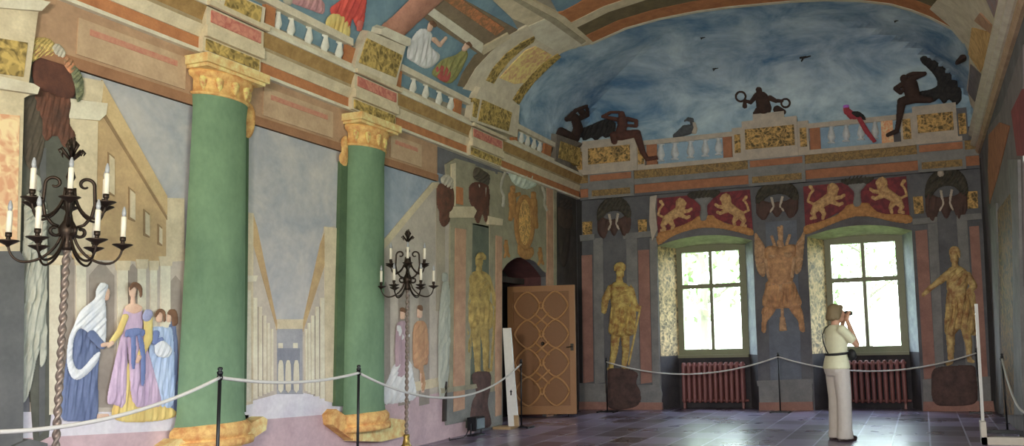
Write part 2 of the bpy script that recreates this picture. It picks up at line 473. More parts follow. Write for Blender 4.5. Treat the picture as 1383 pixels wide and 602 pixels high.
for i, (x0, x1, zs, zp, i0, i1) in enumerate(WIN):
    w = bpy.data.objects.new('window_%d' % (i+1), None); COL.objects.link(w); w['kind'] = 'structure'
    w.location = ((x0+x1)/2, YB+DEP, 0)
    yi = YB+DEP; y0 = YB-.0
    # splayed reveals with a dark dado below
    for nm, a, b, mm in (('window_reveal', (x0, y0), (i0, yi), SPLAY_L), ('window_reveal', (x1, y0), (i1, yi), SPLAY_R)):
        mb = MB(); o = -.12 if a[0] < b[0] else .12
        def wedge(z0, zt0, zt1):
            return [(a[0], a[1], z0), (b[0], b[1], z0), (b[0], b[1], zt1), (a[0], a[1], zt0), (a[0]+o, b[1], z0), (a[0]+o, b[1], zt1)]
        F = [(0, 1, 2, 3), (0, 4, 1), (3, 2, 5), (1, 4, 5, 2), (0, 3, 5, 4)]
        mesh(nm, wedge(.98, zs, zs), F, mm, w); mesh('reveal_dado', wedge(0, .98, .98), F, REVEAL_LOW, w)
    # arched soffit
    A = arch(x0, x1, zs, zp); B = arch(i0-.02, i1+.02, zs-.02, zs+.02); n = len(A); v = []; f = []
    v += [(x, y0, z) for x, z in A] + [(x, yi+.02, z) for x, z in B] + [(x, yi+.02, z+.3) for x, z in A] 
    for k in range(n-1): f.append((k, k+1, n+k+1, n+k)); f.append((n+k, n+k+1, 2*n+k+1, 2*n+k)); f.append((2*n+k, 2*n+k+1, k+1, k))
    mesh('window_soffit', v, f, paint('soffit_stone', (172, 170, 140), (130, 128, 112), 1.3, 6), w)
    # apron wall below the casement
    mb = MB(); mb.box(i0-.25, i1+.25, yi-.02, yi+.16, 0, .93); mb.build('window_apron', REVEAL_LOW, w)
    mb = MB(); mb.box(i0, i1, yi-.10, yi+.1, .93, .985); mb.build('window_sill', FRAME, w)
    # casement
    p0, p1, pz0, pz1 = i0+.11, i1-.13, 1.09, 2.95; zt = 2.29; xm = (p0+p1)/2
    mb = MB(); mb.box(i0-.02, p0, yi, yi+.1, .98, 3.12); mb.box(p1, i1+.02, yi, yi+.1, .98, 3.12); mb.box(p0, p1, yi, yi+.1, .98, pz0); mb.box(p0, p1, yi, yi+.1, pz1, 3.14)
    mb.build('window_frame', FRAME, w)
    mb = MB(); mb.box(p0, p1, yi+.01, yi+.09, zt-.04, zt+.04); mb.build('window_transom', FRAME, w)
    mb = MB(); mb.box(xm-.03, xm+.03, yi+.015, yi+.085, pz0, zt-.04); mb.box(xm-.03, xm+.03, yi+.015, yi+.085, zt+.04, pz1); mb.build('window_mullion', FRAME, w)
    for (u0, u1) in ((p0, xm-.03), (xm+.03, p1)):
        for (v0, v1) in ((pz0, zt-.04), (zt+.04, pz1)):
            mb = MB(); mb.box(u0, u1, yi+.045, yi+.05, v0, v1); mb.build('window_pane', GLASS, w)
    portal('sky_portal', ((p0+p1)/2, yi+.2, 2.0), (math.radians(-90), 0, 0), p1-p0, pz1-pz0)
# ---- windows of the right wall
for i, (a, b) in enumerate(RWIN):
    w = bpy.data.objects.new('window_%d' % (i+3), None); COL.objects.link(w); w['kind'] = 'structure'
    x = XR+.4; w.location = (x, (a+b)/2, .95)
    mb = MB(); mb.box(x, x+.08, a, a+.1, .95, 3.15); mb.box(x, x+.08, b-.1, b, .95, 3.15); mb.box(x, x+.08, a+.1, b-.1, .95, 1.05); mb.box(x, x+.08, a+.1, b-.1, 3.05, 3.15)
    mb.build('window_frame', FRAME, w)
    m_ = (a+b)/2; mb = MB(); mb.box(x+.01, x+.07, m_-.03, m_+.03, 1.05, 3.05); mb.box(x+.01, x+.07, a+.1, m_-.03, 2.3, 2.37); mb.box(x+.01, x+.07, m_+.03, b-.1, 2.3, 2.37); mb.build('window_mullion', FRAME, w)
    portal('sky_portal', (x+.15, m_, 2.05), (0, math.radians(90), 0), 2.2, b-a)

# ---- windows and warm lamps added behind the viewer as unseen fill light
def add_fill_lamp(label, loc, aim, power, size, col):  # lamp added out of view to brighten the walls and vault
    t = thing('fill_lamp', label, 'lamp', (loc[0], loc[1], 0))
    d = (Vector(aim)-Vector(loc)).normalized()
    b = plain('lamp_black', (40, 40, 42), .8, .4)
    mb = MB(); mb.tube([(loc[0], loc[1], .02), (loc[0], loc[1], loc[2]-.12)], .018, 8)
    for k in range(3): a = 2.1*k; mb.tube([(loc[0], loc[1], .45), (loc[0]+.4*math.cos(a), loc[1]+.4*math.sin(a), .02)], .014, 6)
    mb.build('stand', b, t)
    c = Vector(loc)-d*.1; mb = MB(); mb.tube([tuple(c-d*.12), tuple(c), tuple(c+d*.06)], [.06, .16, .2], 14); mb.build('housing', b, t)
    l = bpy.data.lights.new('fill_light', 'AREA'); l.shape = 'DISK'; l.size = size; l.energy = power; l.color = col
    o = bpy.data.objects.new('fill_light', l); COL.objects.link(o); o.location = Vector(loc)+d*.02; o.rotation_euler = d.to_track_quat('-Z', 'Y').to_euler()

for i, (a, b) in enumerate(FILL_WIN):  # added windows, unseen, filling the hall with more daylight
    w = bpy.data.objects.new('window_%d' % (i+8), None); COL.objects.link(w); w['kind'] = 'structure'; y = YF-.12; w.location = ((a+b)/2, y, 0)
    mb = MB(); mb.box(a-.1, b+.1, y-.1, y, 0, .9); mb.build('window_apron', WALLM, w)
    mb = MB(); m_ = (a+b)/2; mb.box(a, a+.1, y-.08, y, .9, 3.5); mb.box(b-.1, b, y-.08, y, .9, 3.5); mb.box(a+.1, b-.1, y-.08, y, .9, 1.0); mb.box(m_-.03, m_+.03, y-.07, y-.01, 1.0, 3.5); mb.build('window_frame', FRAME, w)
    portal('sky_portal', (m_, y-.15, 2.2), (math.radians(90), 0, 0), b-a, 2.6)
add_fill_lamp('black floodlamp on a stand behind the viewer toward the long wall', (-1.2, -1.6, 2.2), (-6.0, 7.0, 4.6), FILLW, .4, (1, .86, .68))
add_fill_lamp('black floodlamp on a stand behind the viewer toward the end wall', (.3, -1.9, 2.3), (-2.2, 14, 4.2), FILLW*.55, .4, (1, .9, .78))
# ================================================================ left wall: the painted arcade
def zl(x, y): return float(LW(np.array(x), np.array(y))[2])
def yl(x, y): return float(LW(np.array(x), np.array(y))[1])
def base(S, x, y): return S(np.array(float(x)), np.array(float(y)))
G = 1.55
CREAM = paint('fresco_cream', (196, 180, 148), (164, 148, 118), G, 5)
CREAM2 = paint('fresco_pale_cream', (205, 194, 172), (176, 164, 142), G, 5)
TAN = paint('fresco_tan', (178, 148, 100), (150, 122, 84), G, 5)
TAND = paint('fresco_dark_tan', (140, 112, 74), (116, 92, 62), G, 5)
SOFF = paint('fresco_soffit', (168, 132, 98), (140, 106, 78), G, 4)
SOFF2 = paint('fresco_soffit_panel', (180, 150, 116), (154, 124, 94), G, 4)
ORANGE = paint('fresco_orange', (178, 112, 58), (146, 86, 44), G, 7)
GOLDB = paint('fresco_gilt_band', (158, 122, 62), (120, 88, 40), G, 9)
OLIVE = ornament('fresco_olive_scroll', (96, 78, 30), (172, 142, 62), G, 13)
REDP = ornament('fresco_red_scroll', (178, 112, 90), (156, 78, 66), G, 14)
GREEN = paint('column_green', (100, 130, 96), (80, 108, 80), G, 3, stretch=(1, 1, .6))
GREEND = paint('column_green_dark', (72, 96, 62), (58, 80, 54), G, 3)
GILT = paint('column_gilt', (214, 164, 82), (178, 116, 48), G, 12, .14)
GILTL = paint('column_gilt_pale', (226, 190, 120), (190, 140, 72), G, 10, .16)
SKYL = paint('fresco_sky_grey', (172, 166, 162), (134, 138, 148), G, 1.6, .18, dist=.6)
SKYB = paint('fresco_sky_blue', (112, 140, 152), (78, 108, 128), G, 1.8, .2, dist=.6)
ARC = paint('fresco_arcade_grey', (176, 164, 150), (150, 138, 128), G, 3)
ARCD = paint('fresco_arcade_dim', (146, 134, 122), (124, 112, 104), G, 3)
PAVE = paint('fresco_pavement_pale', (205, 196, 204), (180, 172, 184), G, 3)
PAVEP = paint('fresco_pavement_pink', (186, 158, 162), (162, 134, 140), G, 3)
SLATE = paint('fresco_slate', (92, 92, 92), (70, 72, 74), G, 3)
NICHE = paint('fresco_niche_green', (88, 88, 78), (62, 64, 58), G, 3)

# ---- murals: painted street views, each a flat field with its painted buildings
def mural(label, at, group='street views painted between the columns'):
    return thing('painted_street_view', label, 'mural', base(LW, *at), group)
S0 = .004
m1 = mural('painted street view with a tan palace and arcade beside the veiled woman', (150, 600))
slab('sky', [(20, 58), (110, 90), (330, 162), (330, 420), (20, 420)], LW, .004, SKYL, m1)
slab('arcade_wall', [(40, 335), (250, 335), (250, 575), (40, 575)], LW, .008, ARC, m1)
slab('pavement', [(20, 556), (250, 556), (250, 690), (20, 745)], LW, .009, PAVE, m1)
slab('pavement_border', [(20, 592), (250, 580), (250, 690), (20, 745)], LW, .011, PAVEP, m1)
slab('palace_facade', [(137, 112), (223, 268), (223, 354), (96, 350), (97, 150)], LW, .012, TAN, m1)
slab('roof_cornice', [(136, 108), (224, 265), (224, 290), (136, 146)], LW, .018, paint('fresco_cornice_tan', (190, 164, 114), (166, 138, 94), G, 6), m1)
slab('cornice_shade_line', [(138, 150), (224, 292), (224, 297), (138, 158)], LW, .016, TAND, m1)
slab('palace_pier', [(92, 160), (130, 164), (127, 345), (92, 340)], LW, .02, CREAM, m1)
slab('pier_ledge', [(88, 133), (142, 140), (140, 155), (131, 163), (90, 160)], LW, .03, CREAM2, m1)
slab('attic', [(104, 104), (138, 110), (135, 139), (104, 134)], LW, .02, CREAM, m1)
slab('far_house', [(222, 267), (248, 268), (248, 352), (222, 354)], LW, .011, CREAM, m1)
for (x, y0, y1, w) in ((148, 205, 262, 9), (176, 252, 296, 9), (196, 282, 318, 8), (214, 302, 330, 6)):
    o = slab('palace_window', [(x-w/2, y0), (x+w/2, y0+w*.8), (x+w/2, y1+w*.4), (x-w/2, y1)], LW, .018, TAND, m1)
    slab('shutter', [(x-w/2+2, y0+4), (x+w/2, y0+w*.8+3), (x+w/2, y1+w*.4-2), (x-w/2+2, y1-3)], LW, .021, CREAM, o)
for (x, w, y0) in ((72, 15, 345), (108, 13, 345), (164, 14, 352), (190, 11, 350), (206, 9, 352), (222, 13, 346)):
    o = slab('arcade_column', [(x-w/2, y0+12), (x+w/2, y0+12), (x+w/2, 558), (x-w/2, 560)], LW, .016, CREAM2, m1)
    slab('capital', [(x-w*.75, y0), (x+w*.75, y0), (x+w*.6, y0+13), (x-w*.6, y0+13)], LW, .02, CREAM, o)
for (x, w, y0) in ((90, 18, 340), (136, 34, 352), (178, 12, 356), (236, 14, 372)):
    slab('arcade_opening', crv([(x-w/2, 550), (x-w/2, y0+w*.6), (x, y0), (x+w/2, y0+w*.6), (x+w/2, 550)], 1), LW, .012, ARCD, m1)

m2 = mural('painted street view with two colonnades running to a distant portal between the green columns', (390, 600))
slab('sky', [(318, 150), (470, 198), (470, 450), (318, 450)], LW, .004, SKYL, m2)
slab('pavement', [(318, 522), (470, 520), (470, 640), (318, 668)], LW, .006, PAVE, m2)
slab('pavement_border', [(318, 572), (345, 567), (470, 557), (470, 640), (318, 668)], LW, .009, PAVEP, m2)
slab('end_wall', [(370, 438), (409, 438), (409, 532), (370, 532)], LW, .007, paint('fresco_end_wall', (150, 148, 152), (128, 128, 136), G, 5), m2)
slab('end_cornice', [(370, 431), (409, 431), (408, 444), (371, 444)], LW, .012, CREAM, m2)
slab('end_recess', [(374, 470), (404, 470), (404, 526), (374, 526)], LW, .010, paint('fresco_recess', (128, 128, 138), (110, 112, 124), G, 5), m2)
for x in (378, 388, 399):
    slab('portal_arch', crv([(x-3.4, 526), (x-3.2, 492), (x, 486), (x+3.2, 492), (x+3.4, 526)], 2), LW, .014, CREAM2, m2)
for x in (378, 398): slab('attic_window', [(x-3, 463), (x+3, 463), (x+3, 470), (x-3, 470)], LW, .012, CREAM2, m2)
slab('colonnade_wall', [(326, 288), (342, 288), (373, 438), (373, 532), (326, 545)], LW, .008, ARC, m2)
slab('colonnade_roof', [(341, 290), (346, 306), (373, 436), (373, 446), (341, 330)], LW, .013, TAN, m2)
slab('corner_pier', [(326, 286), (341, 288), (340, 545), (326, 548)], LW, .014, CREAM, m2)
slab('corner_ledge', [(324, 372), (346, 372), (344, 380), (325, 381)], LW, .02, CREAM2, m2)
slab('opposite_wall', [(452, 305), (437, 308), (408, 438), (408, 530), (452, 540)], LW, .008, ARC, m2)
slab('opposite_roof', [(440, 306), (432, 328), (408, 436), (408, 448), (440, 350)], LW, .013, TAN, m2)
slab('opposite_pier', [(437, 306), (455, 308), (455, 545), (438, 541)], LW, .014, CREAM, m2)
for (x, w, y0, y1) in ((333, 7, 392, 542), (343, 5, 402, 538), (350, 4, 414, 535), (356, 3.4, 426, 532), (361, 3, 436, 530), (366, 2.4, 444, 528),
                       (434, 5, 402, 538), (427, 4, 414, 535), (421, 3.4, 426, 532), (416, 3, 436, 530), (412, 2.4, 444, 528)):
    slab('street_column', [(x-w/2, y0), (x+w/2, y0), (x+w*.6, y1), (x-w*.6, y1)], LW, .019, CREAM2, m2)
for (x, w, y0) in ((338, 4, 404), (346.5, 3, 414), (353, 2.6, 426), (430.5, 3, 414), (424, 2.6, 426)):
    slab('bay_shade', [(x-w/2, y0), (x+w/2, y0), (x+w/2, 534), (x-w/2, 535)], LW, .011, ARCD, m2)

m3 = mural('painted street view with a gabled building behind the far candelabrum', (560, 600))
slab('sky', [(498, 205), (612, 240), (612, 350), (498, 350)], LW, .004, paint('fresco_sky_dusk', (146, 154, 166), (108, 126, 146), G, 1.8, .18, dist=.5), m3)
slab('gabled_building', [(505, 345), (583, 248), (604, 248), (612, 260), (612, 560), (505, 560)], LW, .008, ARC, m3)
slab('gable_moulding', [(505, 338), (583, 246), (592, 246), (592, 254), (586, 254), (505, 352)], LW, .015, CREAM, m3)
slab('gable_pier', [(588, 250), (600, 250), (600, 420), (588, 420)], LW, .014, paint('fresco_pier_grey', (160, 146, 126), (138, 126, 110), G, 4), m3)
for x, w in ((520, 12), (545, 16), (572, 14)):
    slab('doorway_bay', crv([(x-w/2, 548), (x-w/2, 395), (x, 380), (x+w/2, 395), (x+w/2, 545)], 1), LW, .012, ARCD, m3)
slab('step', [(515, 524), (600, 508), (600, 520), (515, 538)], LW, .014, CREAM, m3)
slab('pavement', [(498, 552), (540, 540), (604, 528), (640, 545), (640, 584), (498, 617)], LW, .010, PAVEP, m3)
# continuing pavement under the columns down to the floor
slab('pavement', [(440, 556), (520, 556), (520, 612), (440, 632)], LW, .006, PAVEP, m3)
slab('pavement', [(225, 560), (335, 560), (335, 655), (225, 680)], LW, .006, PAVEP, m1)

# ---- entablature: long mouldings with blocks breaking forward over the columns
ent = thing('painted_entablature', 'long gilt and cream entablature above the green columns', 'entablature', (XL, YB-1, zl(400, 187)))
def zz(y): return zl(400, y)
def run(name, y_top, y_bot, dep, m, parent, ya=YF, yb=YB, prof=None, top_in=0.0):
    z1, z0 = zz(y_top), zz(y_bot); mb = MB()
    pr = prof or [(0, z0), (dep, z0), (dep, z1), (0, z1)]
    v = [(XL+d, y, z) for y in (ya, yb) for d, z in pr]; n = len(pr)
    f = [(i, (i+1) % n, n+(i+1) % n, n+i) for i in range(n)]+[tuple(range(n)), tuple(range(2*n-1, n-1, -1))]
    return mesh(name, v, f, m, parent)
SOFY0, SOFY1 = yl(60, 60), yl(588, 245)
run('soffit', 124, 187, .03, SOFF, ent, YF, SOFY1)
run('soffit_fascia', 176, 187, .05, paint('fresco_soffit_edge', (150, 104, 68), (126, 84, 54), G, 5), ent, YF, SOFY1)
run('white_fillet', 121, 125, .085, CREAM2, ent)
run('orange_frieze', 107, 121, .065, ORANGE, ent)
z1, z0 = zz(94), zz(107)
run('cyma', 94, 107, .1, CREAM, ent, prof=[(0, z0), (.08, z0), (.10, z0*.5+z1*.5), (.13, z1), (0, z1)])
run('under_band', 88, 94, .10, paint('fresco_dull_cream', (160, 140, 104), (132, 112, 80), G, 6), ent)
z1, z0 = zz(72), zz(88)
run('gilt_cove', 72, 88, .1, GOLDB, ent, prof=[(0, z0), (.10, z0), (.115, z0*.6+z1*.4), (.15, z1), (0, z1)])
run('crown_moulding', 66, 72, .17, CREAM2, ent)
# coffers on the soffit between the columns
for (a, b) in (((100, 56), (246, 108)), ((352, 130), (446, 160)), ((524, 186), (566, 199))):
    ya, yb = yl(*a), yl(*b)
    zc = .5*(zz(135)+zz(172)); hh = .5*(zz(135)-zz(172))
    for nm, e, dd, mm in (('coffer_panel', 0, .042, SOFF2), ('coffer_scroll', .10, .046, paint('coffer_red_scroll', (168, 96, 78), (178, 128, 98), G, 22, .2))):
        q = e; v = []
        k = 1 if nm == 'coffer_panel' else .17
        mb = MB(); mb.box(XL, XL+dd, ya+q, yb-q, zc-hh*k+(0 if k == 1 else hh*.42), zc+hh*k+(0 if k == 1 else hh*.42)); mb.build(nm, mm, ent)
# blocks breaking forward
for (xa, xb, ya_, yb_) in ((262, 340, 30, 60), (465, 524, 100, 118), (625, 668, 165, 182)):
    ya, yb = yl(xa, ya_), yl(xb, yb_)
    mb = MB(); mb.box(XL, XL+.17, ya, yb, zz(107), zz(94)); mb.box(XL, XL+.15, ya, yb, zz(94), zz(70)); mb.box(XL, XL+.21, ya-.02, yb+.02, zz(72), zz(66)); mb.box(XL, XL+.12, ya, yb, zz(124), zz(107))
    blk = mb.build('ressaut', CREAM, ent)
    mb = MB(); mb.box(XL+.1, XL+.165, ya+.05, yb-.05, zz(89), zz(75)); mb.build('red_scroll_panel', REDP, blk)
    mb = MB(); mb.box(XL+.1, XL+.135, ya+.03, yb-.03, zz(122), zz(109)); mb.build('olive_frieze_block', OLIVE, blk)

# ---- the two green columns
def column(label, Lt, Lb, Rt, Rb, strip, stripx, capv, abac, torus, plinth, plinth2, volute):
    pl, pt, pr, pb = LW(np.array(Lb[0]), np.array(Lb[1])), LW(np.array(Lt[0]), np.array(Lt[1])), LW(np.array(Rt[0]), np.array(Rt[1])), LW(np.array(Rb[0]), np.array(Rb[1]))
    z0, z1 = pl[2]-.14, pt[2]
    def edge(a, b, z): return a[1]+(b[1]-a[1])*(z-a[2])/(b[2]-a[2])
    t = thing('green_column', label, 'column', (XL, (pl[1]+pb[1])/2, z0-.3), 'green columns painted on the long wall')
    slab('pilaster', strip, LW, .05, GREEND, t)
    v = []; f = []; nz, ns = 24, 28
    for j in range(nz+1):
        s = j/nz; z = z0+(z1-z0)*s
        a, b = edge(pl, pt, z), edge(pb, pr, z); c, h = (a+b)/2, (b-a)/2*.97
        fl = 1+.07*max(0, 1-s/.05)**2+.05*max(0, 1-(1-s)/.03)**2
        for k in range(ns+1):
            q = -math.pi/2+math.pi*k/ns; v.append((XL+.05+h*fl*.62*math.cos(q), c-h*.05+h*.95*fl*math.sin(q), z))
    for j in range(nz):
        for k in range(ns): a = j*(ns+1)+k; f.append((a, a+1, a+ns+2, a+ns+1))
    mesh('shaft', v, f, GREEN, t, smooth=True)
    # capital: a gilt bell with a ring, under a square slab
    a, b = edge(pl, pt, z1), edge(pb, pr, z1); c, h = (a+b)/2, (b-a)/2
    zt = capv; prof = [(1.0, 0), (1.09, .03), (1.09, .09), (1.0, .12), (1.0, .55), (1.06, .62), (1.16, .66), (1.2, .8), (1.14, .9), (1.0, 1.0)]
    v = []; f = []; H_ = zt-z1
    for r, s in prof:
        for k in range(ns+1):
            q = -math.pi/2+math.pi*k/ns; v.append((XL+.05+h*r*.62*math.cos(q), c-h*.05+h*.95*r*math.sin(q), z1+H_*s))
    for j in range(len(prof)-1):
        for k in range(ns): a_ = j*(ns+1)+k; f.append((a_, a_+1, a_+ns+2, a_+ns+1))
    cp = mesh('capital', v, f, GILT, t, smooth=True)
    for k in range(5):   # leaves round the bell
        q = -1.1+2.2*k/4; y = c-h*.05+h*.97*math.sin(q); x = XL+.05+h*.63*math.cos(q)
        mb = MB(); mb.lathe([(0, 0), (.035, .05), (.045, .11), (.03, .16), (0, .19)], (x, y, z1+H_*.14), 10, sx=.6); mb.build('leaf', paint('gilt_leaf', (226, 196, 96), (168, 84, 50), G, 24), cp, smooth=True)
    mb = MB(); mb.box(XL, XL+.05+h*.8, c-h*1.28, c+h*1.16, zt, zt+abac); mb.box(XL, XL+.05+h*.7, c-h*1.2, c+h*1.08, zt-.03, zt); mb.build('abacus', GILTL, t)
    relief('volute', [pol(volute, 5, 5)], LW, GILT, t, .5, .05, .7, .1)
    slab('plinth', plinth, LW, .16, GILTL, t)
    if plinth2: slab('plinth_side', plinth2, LW, .13, GILT, t)
    zr = torus; a, b = edge(pl, pt, zr), edge(pb, pr, zr); c, h = (a+b)/2, (b-a)/2
    prof = [(.98, .02), (1.06, .0), (1.13, -.025), (1.15, -.06), (1.12, -.095), (1.04, -.11), (1.04, -.125), (1.2, -.13), (1.22, -.16), (1.2, -.19), (.9, -.19)]
    v = []; f = []
    for r, dz in prof:
        for k in range(ns+1):
            q = -math.pi/2+math.pi*k/ns; v.append((XL+.05+h*r*.66*math.cos(q), c-h*.03+h*.97*r*math.sin(q), zr+dz))
    for j in range(len(prof)-1):
        for k in range(ns): a_ = j*(ns+1)+k; f.append((a_, a_+1, a_+ns+2, a_+ns+1))
    mesh('base_ring', v, f, GILT, t, smooth=True)
    return t
column('large green column with gilt capital beside the lady in lilac', (254.5, 128), (231, 560), (325, 146), (321, 560),
       [(300, 150), (331, 162), (329, 400), (327, 556), (300, 560)], 0, zl(258, 92), .085,
       zl(275, 573),
       [(203, 604), (220, 592), (286, 590), (338, 562), (344, 566), (342, 580), (298, 608), (252, 645), (192, 645)], None,
       crv([(325, 142), (332, 140), (338, 150), (339, 165), (336, 180), (330, 187), (325, 180), (327, 168), (324, 156)], 4))
column('smaller green column with gilt capital near the far candelabrum', (464.8, 197), (458, 545), (510, 213), (509, 552),
       [(456, 218), (480, 212), (480, 548), (448, 548), (451, 400)], 0, zl(466, 166), .085,
       zl(485, 557),
       [(464, 578), (470, 570), (512, 564), (534, 567), (533, 588), (500, 596), (464, 595)],
       [(434, 560), (441, 552), (470, 572), (465, 595), (436, 573)],
       crv([(456, 190), (464, 186), (464, 222), (456, 221), (453, 212), (457, 204)], 4))

# ---- pier at the near end with its grey drum
p = thing('painted_pier', 'cream pier with gilt and orange panels at the near end of the wall', 'pier', base(LW, 0, 640))
slab('shaft', [(-90, -60), (55, -10), (40, 20), (27, 118), (35, 122), (33, 128), (21, 134), (15, 345), (-90, 345)], LW, .09, CREAM, p)
slab('impost', [(-90, 90), (28, 116), (36, 121), (33, 130), (-90, 112)], LW, .14, CREAM2, p)
slab('cap_block', [(-90, -20), (52, 6), (40, 18), (-90, 8)], LW, .13, CREAM2, p)
slab('olive_panel', [(-80, 44), (25, 60), (19, 106), (-80, 92)], LW, .10, OLIVE, p)
slab('orange_panel', [(-80, 150), (14, 158), (10, 330), (-80, 345)], LW, .10, ornament('orange_grotesque', (186, 130, 92), (214, 176, 128), G, 12), p)
slab('grey_drum', [(-90, 340), (14, 340), (20, 350), (18, 600), (-90, 640)], LW, .10, SLATE, p)
slab('base', [(-90, 640), (22, 592), (46, 598), (44, 735), (-90, 775)], LW, .14, SLATE, p)
n = thing('painted_niche', 'dim green painted niche behind the pale draped statue', 'niche', base(LW, 60, 700))
slab('niche_field', [(17, 60), (104, 90), (98, 200), (90, 340), (64, 590), (44, 600), (30, 400), (15, 340)], LW, .015, NICHE, n)
slab('niche_edge', [(52, 200), (60, 200), (58, 580), (50, 590)], LW, .02, SLATE, n)
# statue, trophy and the painted women
def fig(name, label, at, S=LW, cat='figure', group=None): return thing(name, label, cat, base(S, *at), group)
t = fig('draped_statue', 'pale grey draped statue painted in the dim niche', (40, 560))
STONE = paint('statue_stone', (166, 166, 152), (130, 134, 124), G, 11, .2, stretch=(1, 1, .3))
relief('drapery', [pol(crv([(36, 262), (52, 262), (58, 300), (60, 360), (59, 420), (60, 478), (52, 495), (50, 470), (42, 505), (32, 540), (16, 538), (20, 470), (26, 400), (28, 330)], 4), 9, 7)], LW, STONE, t, .5, .024, .8, .06, (9, 2.2, .15))
relief('head', [cap(45, 244, 7, 45, 252, 8)], LW, STONE, t, .5, .024, .8)
relief('shoulder_cloth', [pol(crv([(30, 270), (44, 262), (58, 276), (57, 330), (44, 345), (30, 330)], 4), 7, 8)], LW, STONE, t, .5, .03, .8, .07, (7, 1.5, .9))
def trophy(label, at, S, flowers, shield, hang, cols, group, d0=.02, k=.5, drops=()):
    t = thing('painted_trophy', label, 'trophy', base(S, *at), group)
    for o in hang: relief('hanging_cloth', [pol(crv(o, 4), 7, 5)], S, cols[2], t, k, d0, .9, .06, (7, .7, .2))
    for o in shield: relief('shield', [pol(crv(o, 4), 10, 6)], S, cols[1], t, k, d0+.01, .9, .06)
    for o in flowers: relief('foliage', [pol(crv(o, 4), 4, 4)], S, cols[0], t, k, d0+.02, .7, .07, (4, 1.6, .7))
    for o in drops: relief('tassel', [pol(crv(o, 3), 2.5, 2.5)], S, cols[3], t, k, d0+.03, .7)
    return t
FLOW = paint('trophy_foliage', (176, 146, 70), (92, 96, 58), G, 26, .1)
RUST = paint('trophy_rust', (98, 54, 38), (66, 38, 30), G, 7)
RUST2 = paint('trophy_brown', (108, 62, 42), (62, 42, 34), G, 8)
DIM = paint('trophy_dim', (84, 72, 58), (60, 54, 46), G, 6)
PALE = paint('trophy_pale', (176, 168, 150), (140, 132, 118), G, 8)
TG = 'painted trophies on the walls'
tr = trophy('rust red shield trophy crowned with yellow flowers at the near end', (70, 245), LW,
       [[(33, 70), (42, 54), (56, 52), (68, 60), (66, 76), (50, 78), (37, 84)]],
       [[(40, 92), (50, 78), (70, 77), (88, 90), (97, 108), (97, 128), (86, 134), (66, 126), (46, 120)]],
       [[(44, 116), (60, 122), (74, 130), (88, 128), (94, 140), (91, 166), (99, 182), (96, 197), (84, 198), (76, 184), (66, 182), (58, 164), (46, 150)], [(60, 150), (72, 152), (70, 178), (60, 190), (52, 176)]],
       (paint('trophy_yellow_flowers', (196, 166, 84), (130, 116, 62), G, 22, .14), RUST, RUST2), TG)
for nm, o, m_ in (('flower_white', [(64, 66), (72, 60), (82, 70), (80, 79), (70, 76)], PALE), ('flower_orange', [(78, 76), (90, 80), (96, 92), (90, 100), (82, 90)], paint('trophy_orange_flowers', (186, 116, 74), (122, 92, 62), G, 22, .14)),
                  ('foliage_green', [(88, 86), (100, 94), (107, 112), (106, 130), (99, 138), (96, 118), (92, 104)], paint('trophy_green_leaves', (118, 120, 84), (74, 80, 60), G, 22, .14))):
    relief(nm, [pol(crv(o, 4), 4, 4)], LW, m_, tr, .5, .045, .7, .08, (5, 1.2, .7))
relief('dim_drapery', [pol(crv([(22, 130), (40, 118), (52, 150), (58, 190), (48, 230), (34, 222), (24, 180)], 4), 6, 5)], LW, DIM, tr, .4, .018, .9, .05, (8, 1, .3))
SKIN = paint('painted_skin', (214, 172, 146), (190, 144, 120), G, 12)
HAIRB = paint('painted_brown_hair', (122, 84, 56), (92, 62, 42), G, 14)
VEIL = paint('painted_white_veil', (206, 208, 212), (172, 178, 190), G, 11, .2, stretch=(1, 1, .3))
BLUE = paint('painted_blue_robe', (98, 112, 148), (70, 84, 120), G, 11, .2, stretch=(1, 1, .3))
LILAC = paint('painted_lilac', (186, 160, 184), (156, 130, 160), G, 11, .2, stretch=(1, 1, .3))
YELL = paint('painted_yellow', (212, 184, 100), (184, 148, 66), G, 11, .2, stretch=(1, 1, .3))
SASH = paint('painted_blue_sash', (104, 120, 168), (82, 98, 146), G, 11, .2, stretch=(1, 1, .3))
LBLUE = paint('painted_pale_blue', (164, 180, 206), (130, 152, 190), G, 11, .2, stretch=(1, 1, .3))
D = .022
t = fig('painted_woman', 'painted woman in white veil and blue robe reaching out her hand', (110, 568))
relief('robe', [pol(crv([(104, 440), (122, 448), (132, 468), (129, 505), (128, 566), (104, 568), (80, 562), (84, 510), (90, 470)], 4), 12, 6)], LW, BLUE, t, .35, D, .8, .05, (9, 1.8, .1))
relief('face', [cap(140, 394, 4.5, 139, 401, 4.5)], LW, SKIN, t, .35, D+.01, .6)
relief('arm', [cap(118, 452, 6, 131, 466, 5)], LW, BLUE, t, .35, D+.03, .7)
relief('hand', [cap(131, 466, 2.6, 140, 464, 2.0)], LW, SKIN, t, .35, D+.04, .6)
relief('veil', [pol(crv([(125, 392), (132, 382), (141, 386), (138, 394), (136, 404), (138, 420), (137, 462), (129, 470), (118, 453), (104, 443), (95, 455), (92, 480), (97, 497), (106, 498), (122, 480), (130, 476), (124, 492), (104, 511), (91, 508), (85, 485), (88, 457), (95, 440), (104, 420), (123, 404)], 3), 7, 6)], LW, VEIL, t, .35, D+.02, .7, .06, (8, 1.4, .8))
relief('foot', [cap(130, 562, 3.5, 142, 561, 2.2)], LW, SKIN, t, .35, D, .7)
t = fig('painted_woman', 'painted lady in lilac gown with yellow sleeves and blue sash', (180, 568))
relief('underskirt', [pol(crv([(164, 495), (174, 495), (178, 540), (212, 545), (232, 553), (233, 562), (207, 568), (165, 569), (149, 561), (152, 546), (163, 542)], 3), 8, 5)], LW, YELL, t, .35, D, .8, .05, (9, 1.3, .1))
